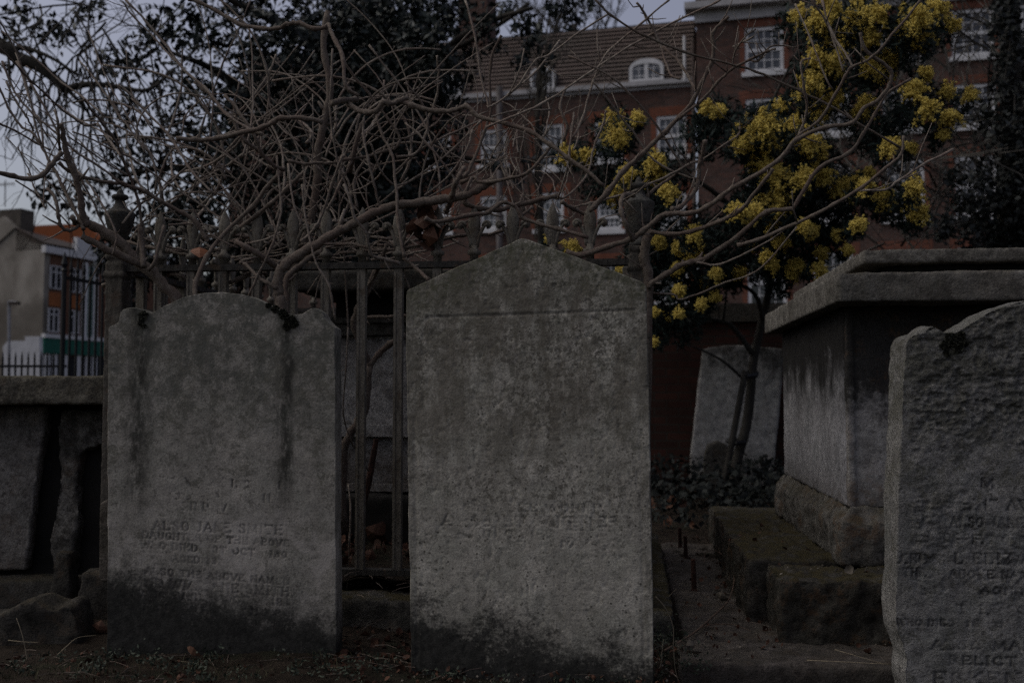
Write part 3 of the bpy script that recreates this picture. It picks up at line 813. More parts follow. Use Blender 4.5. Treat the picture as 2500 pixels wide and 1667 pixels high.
def finial_mb(p, d):
    """spear leaf between two scrolls on a collar; d = direction of the run"""
    n = Vector((-d.y, d.x, 0)); mb = MB()
    z0 = ZR + 0.012
    mb.lathe(p + ZV * z0, [(0.016, 0), (0.016, 0.022), (0.026, 0.026), (0.026, 0.040), (0.015, 0.045), (0.014, 0.06)], 8)
    prof = [(0.0135, 0.06), (0.017, 0.085), (0.022, 0.12), (0.025, 0.145), (0.021, 0.175), (0.011, 0.20), (0.002, 0.218)]
    vs = []; ns = 8
    for r, z in prof:
        for k in range(ns):
            w = 2 * math.pi * k / ns
            vs.append(p + ZV * (z0 + z) + d * (r * math.cos(w)) + n * (r * 0.42 * math.sin(w)))
    fs = [(i * ns + k, i * ns + (k + 1) % ns, (i + 1) * ns + (k + 1) % ns, (i + 1) * ns + k) for i in range(len(prof) - 1) for k in range(ns)]
    mb.add(vs, fs)
    for s in (-1, 1):
        pts = []
        for t in range(6):
            f = t / 5
            pts.append(p + ZV * (z0 + 0.055 + 0.085 * f) + d * s * (0.012 + 0.030 * f * f))
        cx = p + ZV * (z0 + 0.138) + d * s * 0.050
        for t in range(9):
            w = math.pi - t * 0.62
            rr = 0.0165 * (1 - t * 0.06)
            pts.append(cx + d * s * (rr * math.cos(w)) + ZV * (rr * math.sin(w)))
        mb.tube(pts, [0.0085 - 0.0002 * i for i in range(len(pts))], 5)
        mb.tube([cx - n * 0.013, cx + n * 0.013], 0.0085, 7)
    return mb
def bar(p, d, lean=0.0):
    w = 0.0165
    n = Vector((-d.y, d.x, 0))
    mb = MB().box(p - d * w - n * w + ZV * 0.2, (d, n, ZV), (2 * w, 2 * w, ZR - 0.2 - 0.012))
    mb.box(p - d * (w - 0.004) - n * (w + 0.0035) + ZV * 0.22, (d, n, ZV), (0.006, 0.004, ZR - 0.25))
    b = mb.build('bar', M_IRON, rail)
    f = finial_mb(p, d).build('finial', M_IRON)
    for vv in f.data.vertices: vv.co -= rail.location
    f.parent = b
    if f.data: f.data.polygons.foreach_set('use_smooth', [True] * len(f.data.polygons))
UB = (384, 464, 542, 623, 711, 793, 882, 972, 1067, 1157, 1252, 1350, 1442)
for u in UB: bar(front_pt(u), FE)
for i in range(1, 11):
    p = corners[3] + (corners[2] - corners[3]) * (i / 11.0); bar(p, FE)
for i in range(1, 10):
    bar(corners[0] + FD * (DEPTH * i / 10), FD); bar(corners[1] + FD * (DEPTH * i / 10), FD)
M_POST = iron_mat('dark_post_iron', (0.042, 0.036, 0.029), (0.085, 0.075, 0.062), (0.06, 0.04, 0.028))
M_URN = tomb_stone('urn_iron_paint', (0.095, 0.091, 0.083), (0.15, 0.143, 0.131), 0.6, 0.0, 0.2, None, 33.0)
def post(c):
    zc = lambda v: CAMZ + (HZ - v) / FPX * 3.73
    mb = MB()
    def sq(w, z0, z1): mb.box(c - FE * w - FD * w + ZV * z0, (FE, FD, ZV), (2 * w, 2 * w, z1 - z0))
    sq(0.037, 0.0, zc(660)); sq(0.044, zc(660), zc(650)); sq(0.039, zc(650), zc(624)); sq(0.034, zc(624), zc(612)); sq(0.040, zc(612), zc(600))
    o = mb.build('post', M_POST, rail)
    rough(o, 0.006, [(40, 0.003)], int(c.x * 100) + 200)
    zr = [(0.038, 600), (0.036, 590), (0.026, 582), (0.017, 575), (0.020, 569), (0.030, 560), (0.042, 540), (0.052, 518), (0.058, 500), (0.060, 493), (0.056, 490), (0.046, 486), (0.030, 478), (0.021, 468), (0.018, 457),
          (0.030, 454), (0.033, 449), (0.028, 444), (0.014, 441), (0.012, 436), (0.004, 427)]
    u = MB().lathe(c, [(r, zc(v)) for r, v in zr], 20).build('urn', M_URN)
    for vv in u.data.vertices: vv.co -= rail.location
    u.parent = o
    u.data.polygons.foreach_set('use_smooth', [True] * len(u.data.polygons))
for c in corners: post(c)
# ================================================================== boundary wall and leaning stone
def brick_mat(name, c1, c2, mortar, du, bw=0.225, bh=0.075, dark=0.4):
    """du = unit direction of the wall in plan"""
    k = Mat(name, 0.9, 0.15)
    dp = k.N.new('ShaderNodeVectorMath'); dp.operation = 'DOT_PRODUCT'
    k.L.new(k.tc(), dp.inputs[0]); dp.inputs[1].default_value = (du[0], du[1], 0)
    cb = k.N.new('ShaderNodeCombineXYZ')
    k.L.new(dp.outputs['Value'], cb.inputs[0]); k.L.new(k.xyz()[2], cb.inputs[1])
    br = k.N.new('ShaderNodeTexBrick'); k.L.new(cb.outputs[0], br.inputs['Vector'])
    br.inputs['Scale'].default_value = 1.0
    br.inputs['Brick Width'].default_value = bw; br.inputs['Row Height'].default_value = bh
    br.inputs['Mortar Size'].default_value = 0.008; br.inputs['Bias'].default_value = 0.0
    br.inputs['Color1'].default_value = (*c1, 1); br.inputs['Color2'].default_value = (*c2, 1); br.inputs['Mortar'].default_value = (*mortar, 1)
    n = k.noise(0.9, 5, 0.65); n2 = k.noise(5, 4, 0.6)
    c = k.mix(k.m('MULTIPLY', k.sm(n, 0.4, 0.65), dark), br.outputs['Color'], tuple(x * 0.35 for x in c1))
    c = k.mix(k.m('MULTIPLY', k.sm(n2, 0.5, 0.7), 0.35), c, tuple(x * 0.5 for x in c2))
    k.col(c)
    k.bump(br.outputs['Fac'], 0.25, -0.01)
    return k.mat
M_WALLB = brick_mat('old_wall_brick', (0.048, 0.019, 0.014), (0.028, 0.014, 0.011), (0.028, 0.022, 0.018), TE, dark=0.75)
M_COPE = tomb_stone('wall_coping_stone', (0.055, 0.05, 0.043), (0.095, 0.088, 0.078), 0.6, 0.4, 0.1, None, 40.0)
wb = Vector((-3.95, 10.0, 0))
bw = empty('brick_wall', wb + TE * 6, 'dark red brick boundary wall with stone coping behind the graves', 'wall')
zcop = 1.72
MB().box(wb + ZV * -0.1, (TE, TD, ZV), (13.0, 0.34, zcop - 0.16 + 0.1)).build('wall', M_WALLB, bw)
cpm = MB()
x = 0.0
while x < 13.0:
    l = 0.75 + R.uniform(-0.05, 0.08)
    cpm.box(wb + TE * x - TD * 0.05 + ZV * (zcop - 0.162), (TE, TD, ZV), (l - 0.008, 0.44, 0.165 + R.uniform(-0.006, 0.006)))
    x += l
cpm.build('coping', M_COPE, bw)
# pale stone propped against it
pw = wb - TD * 0.22; nw = -TD
q = [on_plane(u, v, pw, nw) for u, v in ((1680, 1195), (1690, 1080), (1702, 960), (1716, 852), (1740, 846), (1800, 842), (1860, 845), (1914, 852), (1908, 960), (1896, 1080), (1884, 1195))]
ls = MB().prism(q, TD * 0.10)
o = ls.build('leaning_headstone', tomb_stone('leaning_stone_face', (0.25, 0.243, 0.235), (0.34, 0.33, 0.32), 0.95, 0.0, 0.1, (0.15, 1.75), 44.0, (0.46, 0.80), 0.5), None, (q[0] + q[-1]) / 2)  # face darkens towards the top: shade of the foliage put into the colour
rough(o, 0.014, [(6, 0.008), (28, 0.004)], 71)
tag(o, 'wide pale headstone leaning sideways against the brick wall behind the staked sapling', 'headstone')
q = [on_plane(u, v, pw - TD * 0.35, nw) for u, v in ((1716, 1200), (1718, 1110), (1728, 1085), (1752, 1076), (1775, 1084), (1786, 1110), (1788, 1200))]
o = MB().prism(q, TD * 0.10).build('small_headstone', tomb_stone('small_stone_face', (0.06, 0.055, 0.048), (0.10, 0.095, 0.085), 0.6, 0.0, 0.1, None, 47.0), None, (q[0] + q[-1]) / 2)
rough(o, 0.016, [(8, 0.010)], 72)
tag(o, 'little dark round-topped headstone low in the ivy before the pale leaning stone', 'headstone')

# ================================================================== long brick house
A_ = Vector((4.07, -1, 0)).normalized()
NF = Vector((A_.y, -A_.x, 0)).normalized()           # towards the camera
O_ = P(1700, HZ, 29.0); O_.z = 0
def fac(u, v, off=0.0):
    p = on_plane(u, v, O_ - NF * off, NF) - O_
    return p.dot(A_), p.z
def fp_(s, z, off=0.0): return O_ + A_ * s - NF * off + ZV * z
M_BRICK = brick_mat('brown_house_brick', (0.118, 0.060, 0.046), (0.058, 0.038, 0.033), (0.105, 0.09, 0.08), A_, dark=0.45)
M_RED = brick_mat('orange_rubbed_brick', (0.21, 0.072, 0.042), (0.155, 0.058, 0.036), (0.11, 0.062, 0.045), A_, dark=0.25)
M_WHITE = simple('white_painted_wood', (0.56, 0.555, 0.565), 0.6, 0.1, 3.0)
M_STONEW = simple('pale_cornice_render', (0.36, 0.35, 0.355), 0.8, 0.16, 2.0)
def glass_mat():
    k = Mat('window_glass', 0.06, 0.6)
    n = k.noise(1.3, 3, 0.6)
    k.col(k.mix(k.sm(n, 0.45, 0.6), (0.015, 0.017, 0.022), (0.075, 0.08, 0.09)))
    return k.mat
M_GLASS = glass_mat()
def tile_mat():
    k = Mat('brown_roof_tile', 0.85, 0.15)
    v = k.mapv((2.5, 2.5, 6.0))
    n = k.noise(1.5, 5, 0.7, v); n2 = k.noise(0.35, 4, 0.6)
    c = k.mix(k.sm(n, 0.35, 0.65), (0.080, 0.064, 0.057), (0.122, 0.092, 0.081))
    k.col(k.mix(k.m('MULTIPLY', k.sm(n2, 0.42, 0.62), 0.45), c, (0.07, 0.062, 0.055)))
    return k.mat
M_TILE = tile_mat()
M_PIPE = simple('grey_downpipe', (0.13, 0.115, 0.112), 0.6, 0.2, 4)
M_LEADC = simple('dormer_lead', (0.09, 0.09, 0.095), 0.6, 0.3, 3)
house = empty('brick_house', fp_(-2, 0), 'long brown brick house with tiled mansard roof and white sash windows', 'house')

def wall_with_holes(s0, s1, z0, z1, holes, off, name, mat, depth=0.14):
    ss = sorted(set([s0, s1] + [h[0] for h in holes] + [h[2] for h in holes]))
    zs = sorted(set([z0, z1] + [h[1] for h in holes] + [h[3] for h in holes]))
    mb = MB()
    for a, b in zip(ss[:-1], ss[1:]):
        for c, d in zip(zs[:-1], zs[1:]):
            ms, mz = (a + b) / 2, (c + d) / 2
            if any(h[0] < ms < h[2] and h[1] < mz < h[3] for h in holes): continue
            mb.add([fp_(a, c, off), fp_(b, c, off), fp_(b, d, off), fp_(a, d, off)], [(0, 1, 2, 3)])
    for (a, c, b, d) in holes:
        f = [(a, c), (b, c), (b, d), (a, d)]
        for i in range(4):
            p, q = f[i], f[(i + 1) % 4]
            mb.add([fp_(*p, off), fp_(*q, off), fp_(*q, off + depth), fp_(*p, off + depth)], [(0, 1, 2, 3)])
    return mb.build(name, mat, house)

def fbox(mb, s0, z0, s1, z1, o0, o1):
    """box on the front: o0 nearer the camera than o1"""
    return mb.box(fp_(s0, z0, o1), (A_, NF, ZV), (s1 - s0, o1 - o0, z1 - z0))

def sash(s0, z0, s1, z1, off, cols=4):
    w, h = s1 - s0, z1 - z0
    mb = MB(); t = 0.10
    o0, o1 = off + 0.03, off + 0.13
    fbox(mb, s0, z0, s0 + t, z1, o0, o1); fbox(mb, s1 - t, z0, s1, z1, o0, o1)
    fbox(mb, s0 + t, z1 - t, s1 - t, z1, o0, o1); fbox(mb, s0 + t, z0, s1 - t, z0 + t * 1.1, o0, o1)
    zm = z0 + h * 0.5
    fbox(mb, s0 + t, zm - 0.05, s1 - t, zm + 0.05, o0 + 0.02, o1)
    for i in range(1, cols):
        x = s0 + t + (w - 2 * t) * i / cols
        fbox(mb, x - 0.014, z0 + t * 1.1, x + 0.014, zm - 0.05, o0 + 0.055, o1 - 0.002)
        fbox(mb, x - 0.014, zm + 0.05, x + 0.014, z1 - t, o0 + 0.035, o1 - 0.002)
    for z in (z0 + h * 0.28, z0 + h * 0.74):
        fbox(mb, s0 + t, z - 0.013, s1 - t, z + 0.013, o0 + 0.058, o1 - 0.006)
    f = mb.build('window', M_WHITE, house)
    g = MB(); g.add([fp_(s0 + t, z0 + t, o1 - 0.03), fp_(s1 - t, z0 + t, o1 - 0.03), fp_(s1 - t, z1 - t, o1 - 0.03), fp_(s0 + t, z1 - t, o1 - 0.03)], [(0, 1, 2, 3)])
    go = g.build('pane', M_GLASS)
    for vv in go.data.vertices: vv.co -= house.location
    go.parent = f
    sl_ = MB(); fbox(sl_, s0 - 0.10, z0 - 0.13, s1 + 0.10, z0 - 0.002, off - 0.10, off + 0.14)
    so = sl_.build('sill', M_WHITE)
    for vv in so.data.vertices: vv.co -= house.location
    so.parent = f
    return f

# the wing under the mansard (its front stands a little behind the pavilion)
WOFF = 0.55
wing = [(1173, 316, 1237, 402), (1307, 304, 1376, 412), (1452, 292, 1523, 392), (1603, 282, 1676, 380),
        (1173, 478, 1237, 560), (1309, 470, 1376, 560), (1458, 496, 1518, 562), (1606, 468, 1676, 556),
        (1040, 328, 1100, 412), (1040, 484, 1100, 566), (1173, 640, 1237, 720), (1309, 640, 1376, 725), (1458, 640, 1524, 728), (1606, 640, 1680, 735)]
holes = []
for u0, v0, u1, v1 in wing:
    a = fac((u0 + u1) / 2, v0, WOFF); b = fac((u0 + u1) / 2, v1, WOFF)
    l = fac(u0, (v0 + v1) / 2, WOFF)[0]; r = fac(u1, (v0 + v1) / 2, WOFF)[0]
    holes.append((l, b[1], r, a[1]))
s_l = fac(560, 400, WOFF)[0]; s_r = fac(1690, 300, WOFF)[0]
z_str = fac(1669, 206, WOFF)[1]
wall_with_holes(s_l, s_r, 0, z_str, holes, WOFF, 'wall', M_BRICK)
for h in holes:
    sash(*h, WOFF, 4)
for (a, c, b, d) in holes:
    sur = MB()
    fbox(sur, a - 0.17, c + 0.0, a - 0.002, d, WOFF - 0.006, WOFF + 0.01); fbox(sur, b + 0.002, c + 0.0, b + 0.17, d, WOFF - 0.006, WOFF + 0.01)
    fbox(sur, a - 0.22, d + 0.002, b + 0.22, d + 0.27, WOFF - 0.008, WOFF + 0.01)
    sur.build('window_surround', M_RED, house)
stc = MB(); fbox(stc, s_l, z_str, s_r, z_str + 0.14, WOFF - 0.18, WOFF + 0.1); fbox(stc, s_l, z_str - 0.10, s_r, z_str - 0.001, WOFF - 0.06, WOFF + 0.1)
stc.build('gutter_cornice', M_STONEW, house)
# mansard: overlapping courses of tiles
z_rid = 12.75; back = 1.5; NC = 14
rf = MB()
zb = z_str + 0.2
prev = None
for i in range(NC):
    f0, f1 = i / NC, (i + 1) / NC
    o0 = WOFF + 0.02 + back * f0; o1 = WOFF + 0.02 + back * f1 + 0.07
    za, zc_ = zb + (z_rid - zb) * f0, zb + (z_rid - zb) * f1
    rf.add([fp_(s_l, za, o0 - 0.03), fp_(s_r, za, o0 - 0.03), fp_(s_r, zc_, o1), fp_(s_l, zc_, o1)], [(0, 1, 2, 3)])
    rf.add([fp_(s_l, za, o0 - 0.03), fp_(s_r, za, o0 - 0.03), fp_(s_r, za - 0.005, o0 + 0.10), fp_(s_l, za - 0.005, o0 + 0.10)], [(3, 2, 1, 0)])
rf.add([fp_(s_l, z_rid, WOFF + back + 0.03), fp_(s_r, z_rid, WOFF + back + 0.03), fp_(s_r, z_rid + 0.1, WOFF + back + 8), fp_(s_l, z_rid + 0.1, WOFF + back + 8)], [(0, 1, 2, 3)])
rf.build('roof', M_TILE, house)
def dormer(u0, v0, u1, v1):
    l = fac(u0, v1, WOFF)[0]; r = fac(u1, v1, WOFF)[0]
    zb_ = fac((u0 + u1) / 2, v1, WOFF)[1]; zt = fac((u0 + u1) / 2, v0, WOFF)[1]
    zs = zt - (r - l) * 0.28; mid = (l + r) / 2; hw = (r - l) / 2
    def arch(k, zbot, dz=0.0):
        pts = [(mid - hw * k, zbot), (mid + hw * k, zbot)]
        for i in range(11):
            t = math.pi * i / 10
            pts.append((mid + hw * k * math.cos(t), zs + (zt - zs - dz) * math.sin(t)))
        return pts
    o0 = WOFF - 0.10
    # cheeks and roof of the dormer run back into the tiles
    d = MB(); d.prism([fp_(s, z, o0 + 0.05) for s, z in arch(1.03, zb_)], -NF * 1.5)
    body = d.build('dormer', M_LEADC, house)
    outer, inner = arch(1.0, zb_), arch(0.80, zb_ + 0.16, 0.16)
    fr_ = MB(); n = len(outer)
    vs = [fp_(s, z, o0) for s, z in outer] + [fp_(s, z, o0) for s, z in inner] + [fp_(s, z, o0 + 0.08) for s, z in inner]
    fs = []
    for i in range(n):
        j = (i + 1) % n
        fs += [(i, j, n + j, n + i), (n + i, n + j, 2 * n + j, 2 * n + i)]
    fr_.add(vs, fs)
    fbox(fr_, mid - 0.06, zb_ + 0.16, mid + 0.06, zt - 0.1, o0 + 0.01, o0 + 0.07)
    for sgn in (-1, 1):
        x = mid + sgn * hw * 0.42
        fbox(fr_, x - 0.012, zb_ + 0.16, x + 0.012, zt - 0.2, o0 + 0.03, o0 + 0.07)
    for kz in (0.33, 0.62):
        z = zb_ + (zt - zb_) * kz
        fbox(fr_, mid - hw * 0.8, z - 0.012, mid + hw * 0.8, z + 0.012, o0 + 0.034, o0 + 0.072)
    a = fr_.build('window', M_WHITE)
    g = MB().add([fp_(s, z, o0 + 0.045) for s, z in arch(0.86, zb_ + 0.1, 0.1)], [tuple(range(n))]).build('pane', M_GLASS)
    for ob in (a, g):
        for vv in ob.data.vertices: vv.co -= house.location
        ob.parent = body
dormer(1537, 145, 1621, 207); dormer(1296, 165, 1357, 228); dormer(1072, 186, 1128, 247)
# chimney on the roof ridge
cs0, cs1 = fac(1133, 60, WOFF + 2)[0], fac(1201, 60, WOFF + 2)[0]
ch = MB(); fbox(ch, cs0, z_rid - 1.2, cs1, z_rid + 3.4, WOFF + 1.3, WOFF + 2.6); fbox(ch, cs0 - 0.1, z_rid + 3.4, cs1 + 0.1, z_rid + 3.7, WOFF + 1.2, WOFF + 2.7)
ch.build('chimney', M_BRICK, house)
# pavilion
ph = []
for (va, vb) in ((65, 176), (240, 338), (408, 548), (620, 760)):
    z1, z0 = fac(1869, va)[1], fac(1869, vb)[1]
    for (ua, ub2) in ((1822, 1917), (1982, 2079), (2156, 2256), (2331, 2436), (2500, 2610)):
        ph.append((fac(ua, 400)[0], z0, fac(ub2, 400)[0], z1))
p_l = fac(1702, 300)[0]; p_r = fac(2800, 300)[0]
z_c0, z_c1 = fac(1712, 58)[1], fac(1712, 14)[1]
wall_with_holes(p_l, p_r, 0, z_c0, ph, 0, 'wall', M_BRICK)
for h in ph: sash(*h, 0.0, 4)
pv = MB()
pv.add([fp_(p_l, 0, 0), fp_(p_l, z_c0, 0), fp_(p_l, z_c0, WOFF + 3), fp_(p_l, 0, WOFF + 3)], [(0, 1, 2, 3)])
fbox(pv, p_l - 0.02, z_c1, p_r, z_c1 + 2.2, 0.05, 3.0)
pv.build('parapet', M_BRICK, house)
cn = MB()
fbox(cn, p_l - 0.05, z_c0, p_r, z_c0 + 0.34, -0.10, 0.3)
fbox(cn, p_l - 0.32, z_c0 + 0.34, p_r, z_c1, -0.38, 0.3)
cn.build('cornice', M_STONEW, house)
M_RED2 = brick_mat('red_surround_brick', (0.19, 0.072, 0.046), (0.15, 0.058, 0.038), (0.11, 0.065, 0.05), A_, dark=0.3)
for (a, c, b, d) in ph:
    sur = MB()
    fbox(sur, a - 0.15, c, a - 0.002, d, -0.006, 0.01); fbox(sur, b + 0.002, c, b + 0.15, d, -0.006, 0.01)
    fbox(sur, a - 0.18, d + 0.002, b + 0.18, d + 0.25, -0.008, 0.01)
    sur.build('window_surround', M_RED2, house)
def pipe(u, v0, v1, off, r, mat):
    s, z1 = fac(u, v0, off); z0 = fac(u, v1, off)[1]
    MB().tube([fp_(s, z0, off - r * 1.3), fp_(s, z1, off - r * 1.3)], r, 8).build('downpipe', mat, house)
pipe(1222, 215, 760, WOFF - 0.1, 0.10, M_PIPE); pipe(1692, 100, 760, WOFF - 0.05, 0.06, M_TILE); pipe(1671, 90, 200, WOFF - 0.1, 0.045, M_WHITE)

# ================================================================== end of the street on the left
street_Y = 55.0
C0 = P(100, HZ, street_Y); C0.z = 0
SD = Vector((0.35, 1, 0)).normalized()             # along the shop fronts, away from us
GD = Vector((1, -0.35, 0)).normalized()            # across the gable
NS = GD; NG = -SD
def sf(u, v): p = on_plane(u, v, C0, NS) - C0; return p.dot(SD), p.z
def gf(u, v): p = on_plane(u, v, C0, NG) - C0; return p.dot(GD), p.z
def sp_(s, z, off=0.0): return C0 + SD * s + ZV * z - NS * off
def gp_(g, z, off=0.0): return C0 + GD * g + ZV * z - NG * off
shop = empty('corner_shop', C0, 'three-storey corner shop with grey rendered gable and green shop front', 'shop')
kg = Mat('stained_grey_render', 0.9, 0.1)
ng = kg.noise(0.45, 6, 0.65, kg.mapv((1, 1, 0.6))); zg = kg.xyz()[2]
cg = kg.mix(kg.sm(ng, 0.35, 0.65), (0.18, 0.162, 0.14), (0.31, 0.285, 0.252))
cg = kg.mix(kg.m('MULTIPLY', kg.sm(kg.noise(0.3, 5, 0.7, kg.mapv((1, 1, 1), loc=(3, 1, 7))), 0.46, 0.60), 0.6), cg, (0.075, 0.062, 0.05))
cg = kg.mix(kg.m('MULTIPLY', kg.sm(kg.m('ADD', zg, kg.m('MULTIPLY', ng, 3.0)), 8.2, 6.6), 0.6), cg, (0.10, 0.088, 0.075))
kg.col(cg)
M_GAB = kg.mat
M_SBRICK = simple('brown_shop_brick', (0.12, 0.062, 0.040), 0.9, 0.2, 1.5)
M_ORANGE = simple('orange_brick_panel', (0.27, 0.095, 0.035), 0.9, 0.12, 1.0)
M_PANE = simple('dark_shop_pane', (0.018, 0.019, 0.022), 0.55, 0.3, 1.0, 0.08)
M_GREEN = simple('green_shop_fascia', (0.004, 0.085, 0.060), 0.5, 0.1, 1.0)
M_SLATE = simple('dark_slate_roof', (0.055, 0.042, 0.034), 0.8, 0.25, 1.0)
M_ROOFO = simple('orange_tile_roof', (0.25, 0.078, 0.03), 0.85, 0.12, 0.5)
g1 = gf(8, 528); g2 = gf(72, 590); z_e = gf(100, 600)[1]
LEN = 22.0
gl = MB().prism([gp_(-12, 0), gp_(0, 0), gp_(0, z_e), gp_(g2[0], g2[1]), gp_(g1[0], g1[1]), gp_(-12, g2[1] - 2)], SD * 0.4)
gl.build('gable_wall', M_GAB, shop)
zf = sf(240, 640)[1]
MB().box(sp_(0.4, 0, 3.0), (SD, GD, ZV), (LEN, 3.0, z_e - 0.3)).build('wall', M_SBRICK, shop)
gq = gf(40, 556)
inn = C0 + GD * gq[0]
D_ = on_plane(196, 600, inn, NS)
far_e = sp_((D_ - inn).dot(SD), z_e + 0.12)
rfm = MB().prism([gp_(gq[0], gq[1]), gp_(0.05, z_e + 0.12), gp_(0.05, z_e - 0.2), gp_(gq[0], z_e - 0.2)], SD * 0.01)
rfm.add([gp_(gq[0], gq[1], -0.1), gp_(0.15, z_e + 0.12, -0.1), far_e + GD * 0.15, D_], [(0, 1, 2, 3)])
rfm.add([gp_(gq[0], gq[1], -0.1), D_, D_ - GD * 3 - ZV * 2, gp_(gq[0] - 3, gq[1] - 2, -0.1)], [(0, 1, 2, 3)])
rfm.box(sp_(0.5, z_e - 0.4, 2.9), (SD, GD, ZV), (LEN - 1, 2.8, 0.3))
roofo = rfm.build('roof', M_SLATE, shop)
c1, c2 = gf(-14, 512)[0], gf(40, 512)[0]
zc1 = gf(20, 508)[1]
chm = MB().box(gp_(c1, g1[1] - 1.6, 0.3), (GD, SD, ZV), (c2 - c1, 1.0, zc1 - g1[1] + 1.6)).build('chimney', simple('dark_chimney_brick', (0.075, 0.065, 0.055), 0.9, 0.25, 2), None)
for vv in chm.data.vertices: vv.co -= shop.location
chm.parent = roofo
pz1 = sf(101, 599)[1]; pz0 = sf(101, 616)[1]
MB().box(sp_(-0.2, pz0, 0.02), (SD, GD, ZV), (sf(178, 610)[0] + 0.2, 0.30, pz1 - pz0)).box(sp_(sf(178, 610)[0], pz0, 0.02), (SD, GD, ZV), (9, 0.32, pz1 - pz0 + 0.8)).build('cornice', M_WHITE, shop)
def shopwin(u0, v0, u1, v1):
    l, r = sf(u0, v0)[0], sf(u1, v0)[0]; z1, z0 = sf(u0, v0)[1], sf(u0, v1)[1]
    mb = MB(); t = 0.055; m = (l + r) / 2
    for a, b, c, d in ((l, l + t * 1.4, z0, z1), (r - t * 1.4, r, z0, z1), (m - t * 0.6, m + t * 0.6, z0, z1), (l, r, z0, z0 + t), (l, r, z1 - t, z1), (l, r, z1 - 0.40, z1 - 0.34)):
        mb.box(sp_(a, c, -0.02 if b - a < 1 else -0.025), (SD, GD, ZV), (b - a, 0.07, d - c))
    f = mb.build('window', M_WHITE, shop)
    g = MB().add([sp_(l, z0, -0.012), sp_(r, z0, -0.012), sp_(r, z1, -0.012), sp_(l, z1, -0.012)], [(0, 1, 2, 3)]).build('pane', M_PANE)
    for vv in g.data.vertices: vv.co -= shop.location
    g.parent = f
for a in ((121, 647, 150, 704), (172, 655, 196, 713), (116, 751, 143, 810), (168, 757, 191, 815)): shopwin(*a)
for (u0, v0, u1, v1) in ((119, 712, 147, 746), (171, 720, 194, 752)):
    l, r = sf(u0, v0)[0], sf(u1, v0)[0]; z1, z0 = sf(u0, v0)[1], sf(u0, v1)[1]
    MB().box(sp_(l, z0, -0.008), (SD, GD, ZV), (r - l, 0.03, z1 - z0)).build('brick_panel', M_ORANGE, shop)
zfa, zfb = sf(100, 824)[1], sf(100, 862)[1]
MB().box(sp_(-0.1, zfb, -0.02), (SD, GD, ZV), (LEN, 0.20, zfa - zfb)).build('fascia', M_GREEN, shop)
MB().box(sp_(-0.1, zfa, -0.02), (SD, GD, ZV), (LEN, 0.26, 0.22)).build('fascia_moulding', M_WHITE, shop)
sfm = MB()
for i, u in enumerate((106, 124, 152, 182, 205, 222)):
    l = sf(u, 900)[0]
    sfm.box(sp_(l, 0, -0.02), (SD, GD, ZV), (0.35, 0.10, zfb))
sfm.build('shop_front_frame', M_WHITE, shop)
MB().box(sp_(0.2, 0.3, -0.012), (SD, GD, ZV), (LEN - 1, 0.02, zfb - 0.4)).build('shop_window', M_PANE, shop)
vs_ = MB()
for ua, ub_ in ((199, 209), (224, 234)):
    l, r = sf(ua, 700)[0], sf(ub_, 700)[0]; vs_.box(sp_(l, sf(ua, 830)[1], -0.02), (SD, GD, ZV), (r - l, 0.16, sf(ua, 640)[1] - sf(ua, 830)[1]))
vs_.build('white_pilaster', M_WHITE, shop)
l, r = sf(209, 700)[0], sf(224, 700)[0]
MB().box(sp_(l, sf(215, 828)[1], -0.02), (SD, GD, ZV), (r - l, 0.05, sf(215, 650)[1] - sf(215, 828)[1])).build('green_panel', M_GREEN, shop)
# things around it
an = P(12, 505, street_Y + 1.0)
am = MB().tube([an, P(13, 440, street_Y + 1.0)], 0.035, 5).tube([P(-8, 452, street_Y + 1.0), P(36, 448, street_Y + 1.0)], 0.03, 4)
for u in (-6, 2, 10, 20, 28, 34): am.tube([P(u, 446, street_Y + 1.0), P(u + 1, 456, street_Y + 1.0)], 0.02, 4)
tag(am.build('roof_aerial', M_PIPE, None, an), 'thin television aerial on the chimney of the corner shop', 'aerial')
oh = empty('orange_roofed_house', P(150, HZ, 80), 'house with a bright orange roof rising behind the corner shop', 'house')
MB().prism([P(62, 552, 78), P(205, 545, 78), P(275, 606, 78), P(50, 606, 78)], (0, 8, 0)).build('roof', M_ROOFO, oh)
MB().prism([P(52, 1000, 78.2), P(52, 607, 78.2), P(270, 607, 78.2), P(270, 1000, 78.2)], (0, 7, 0)).build('wall', M_SBRICK, oh)
ww = MB().prism([P(u, v, 49) for u, v in ((6, 985), (7, 846), (18, 832), (61, 832), (61, 821), (96, 821), (97, 985))], (0, 0.35, 0))
tag(ww.build('painted_wall', M_WHITE, None, P(50, 985, 49)), 'white painted wall with a stepped top below the grey gable', 'wall')
lpm = MB().tube([P(22, 985, 44), P(22, 735, 44)], 0.07, 6).tube([P(22, 736, 44), P(44, 738, 44)], 0.05, 5)
lp_ = empty('street_lamp', P(22, 985, 44), 'thin grey street lamp before the grey gable', 'street lamp')
lpm.build('post', simple('grey_lamp_metal', (0.25, 0.25, 0.27), 0.5), lp_)
a = P(24, 741, 44); MB().cbox((a.x, 43.85, a.z - 0.05), (a.x + 0.42, 44.1, a.z + 0.08)).build('lamp_head', M_SLATE, lp_)

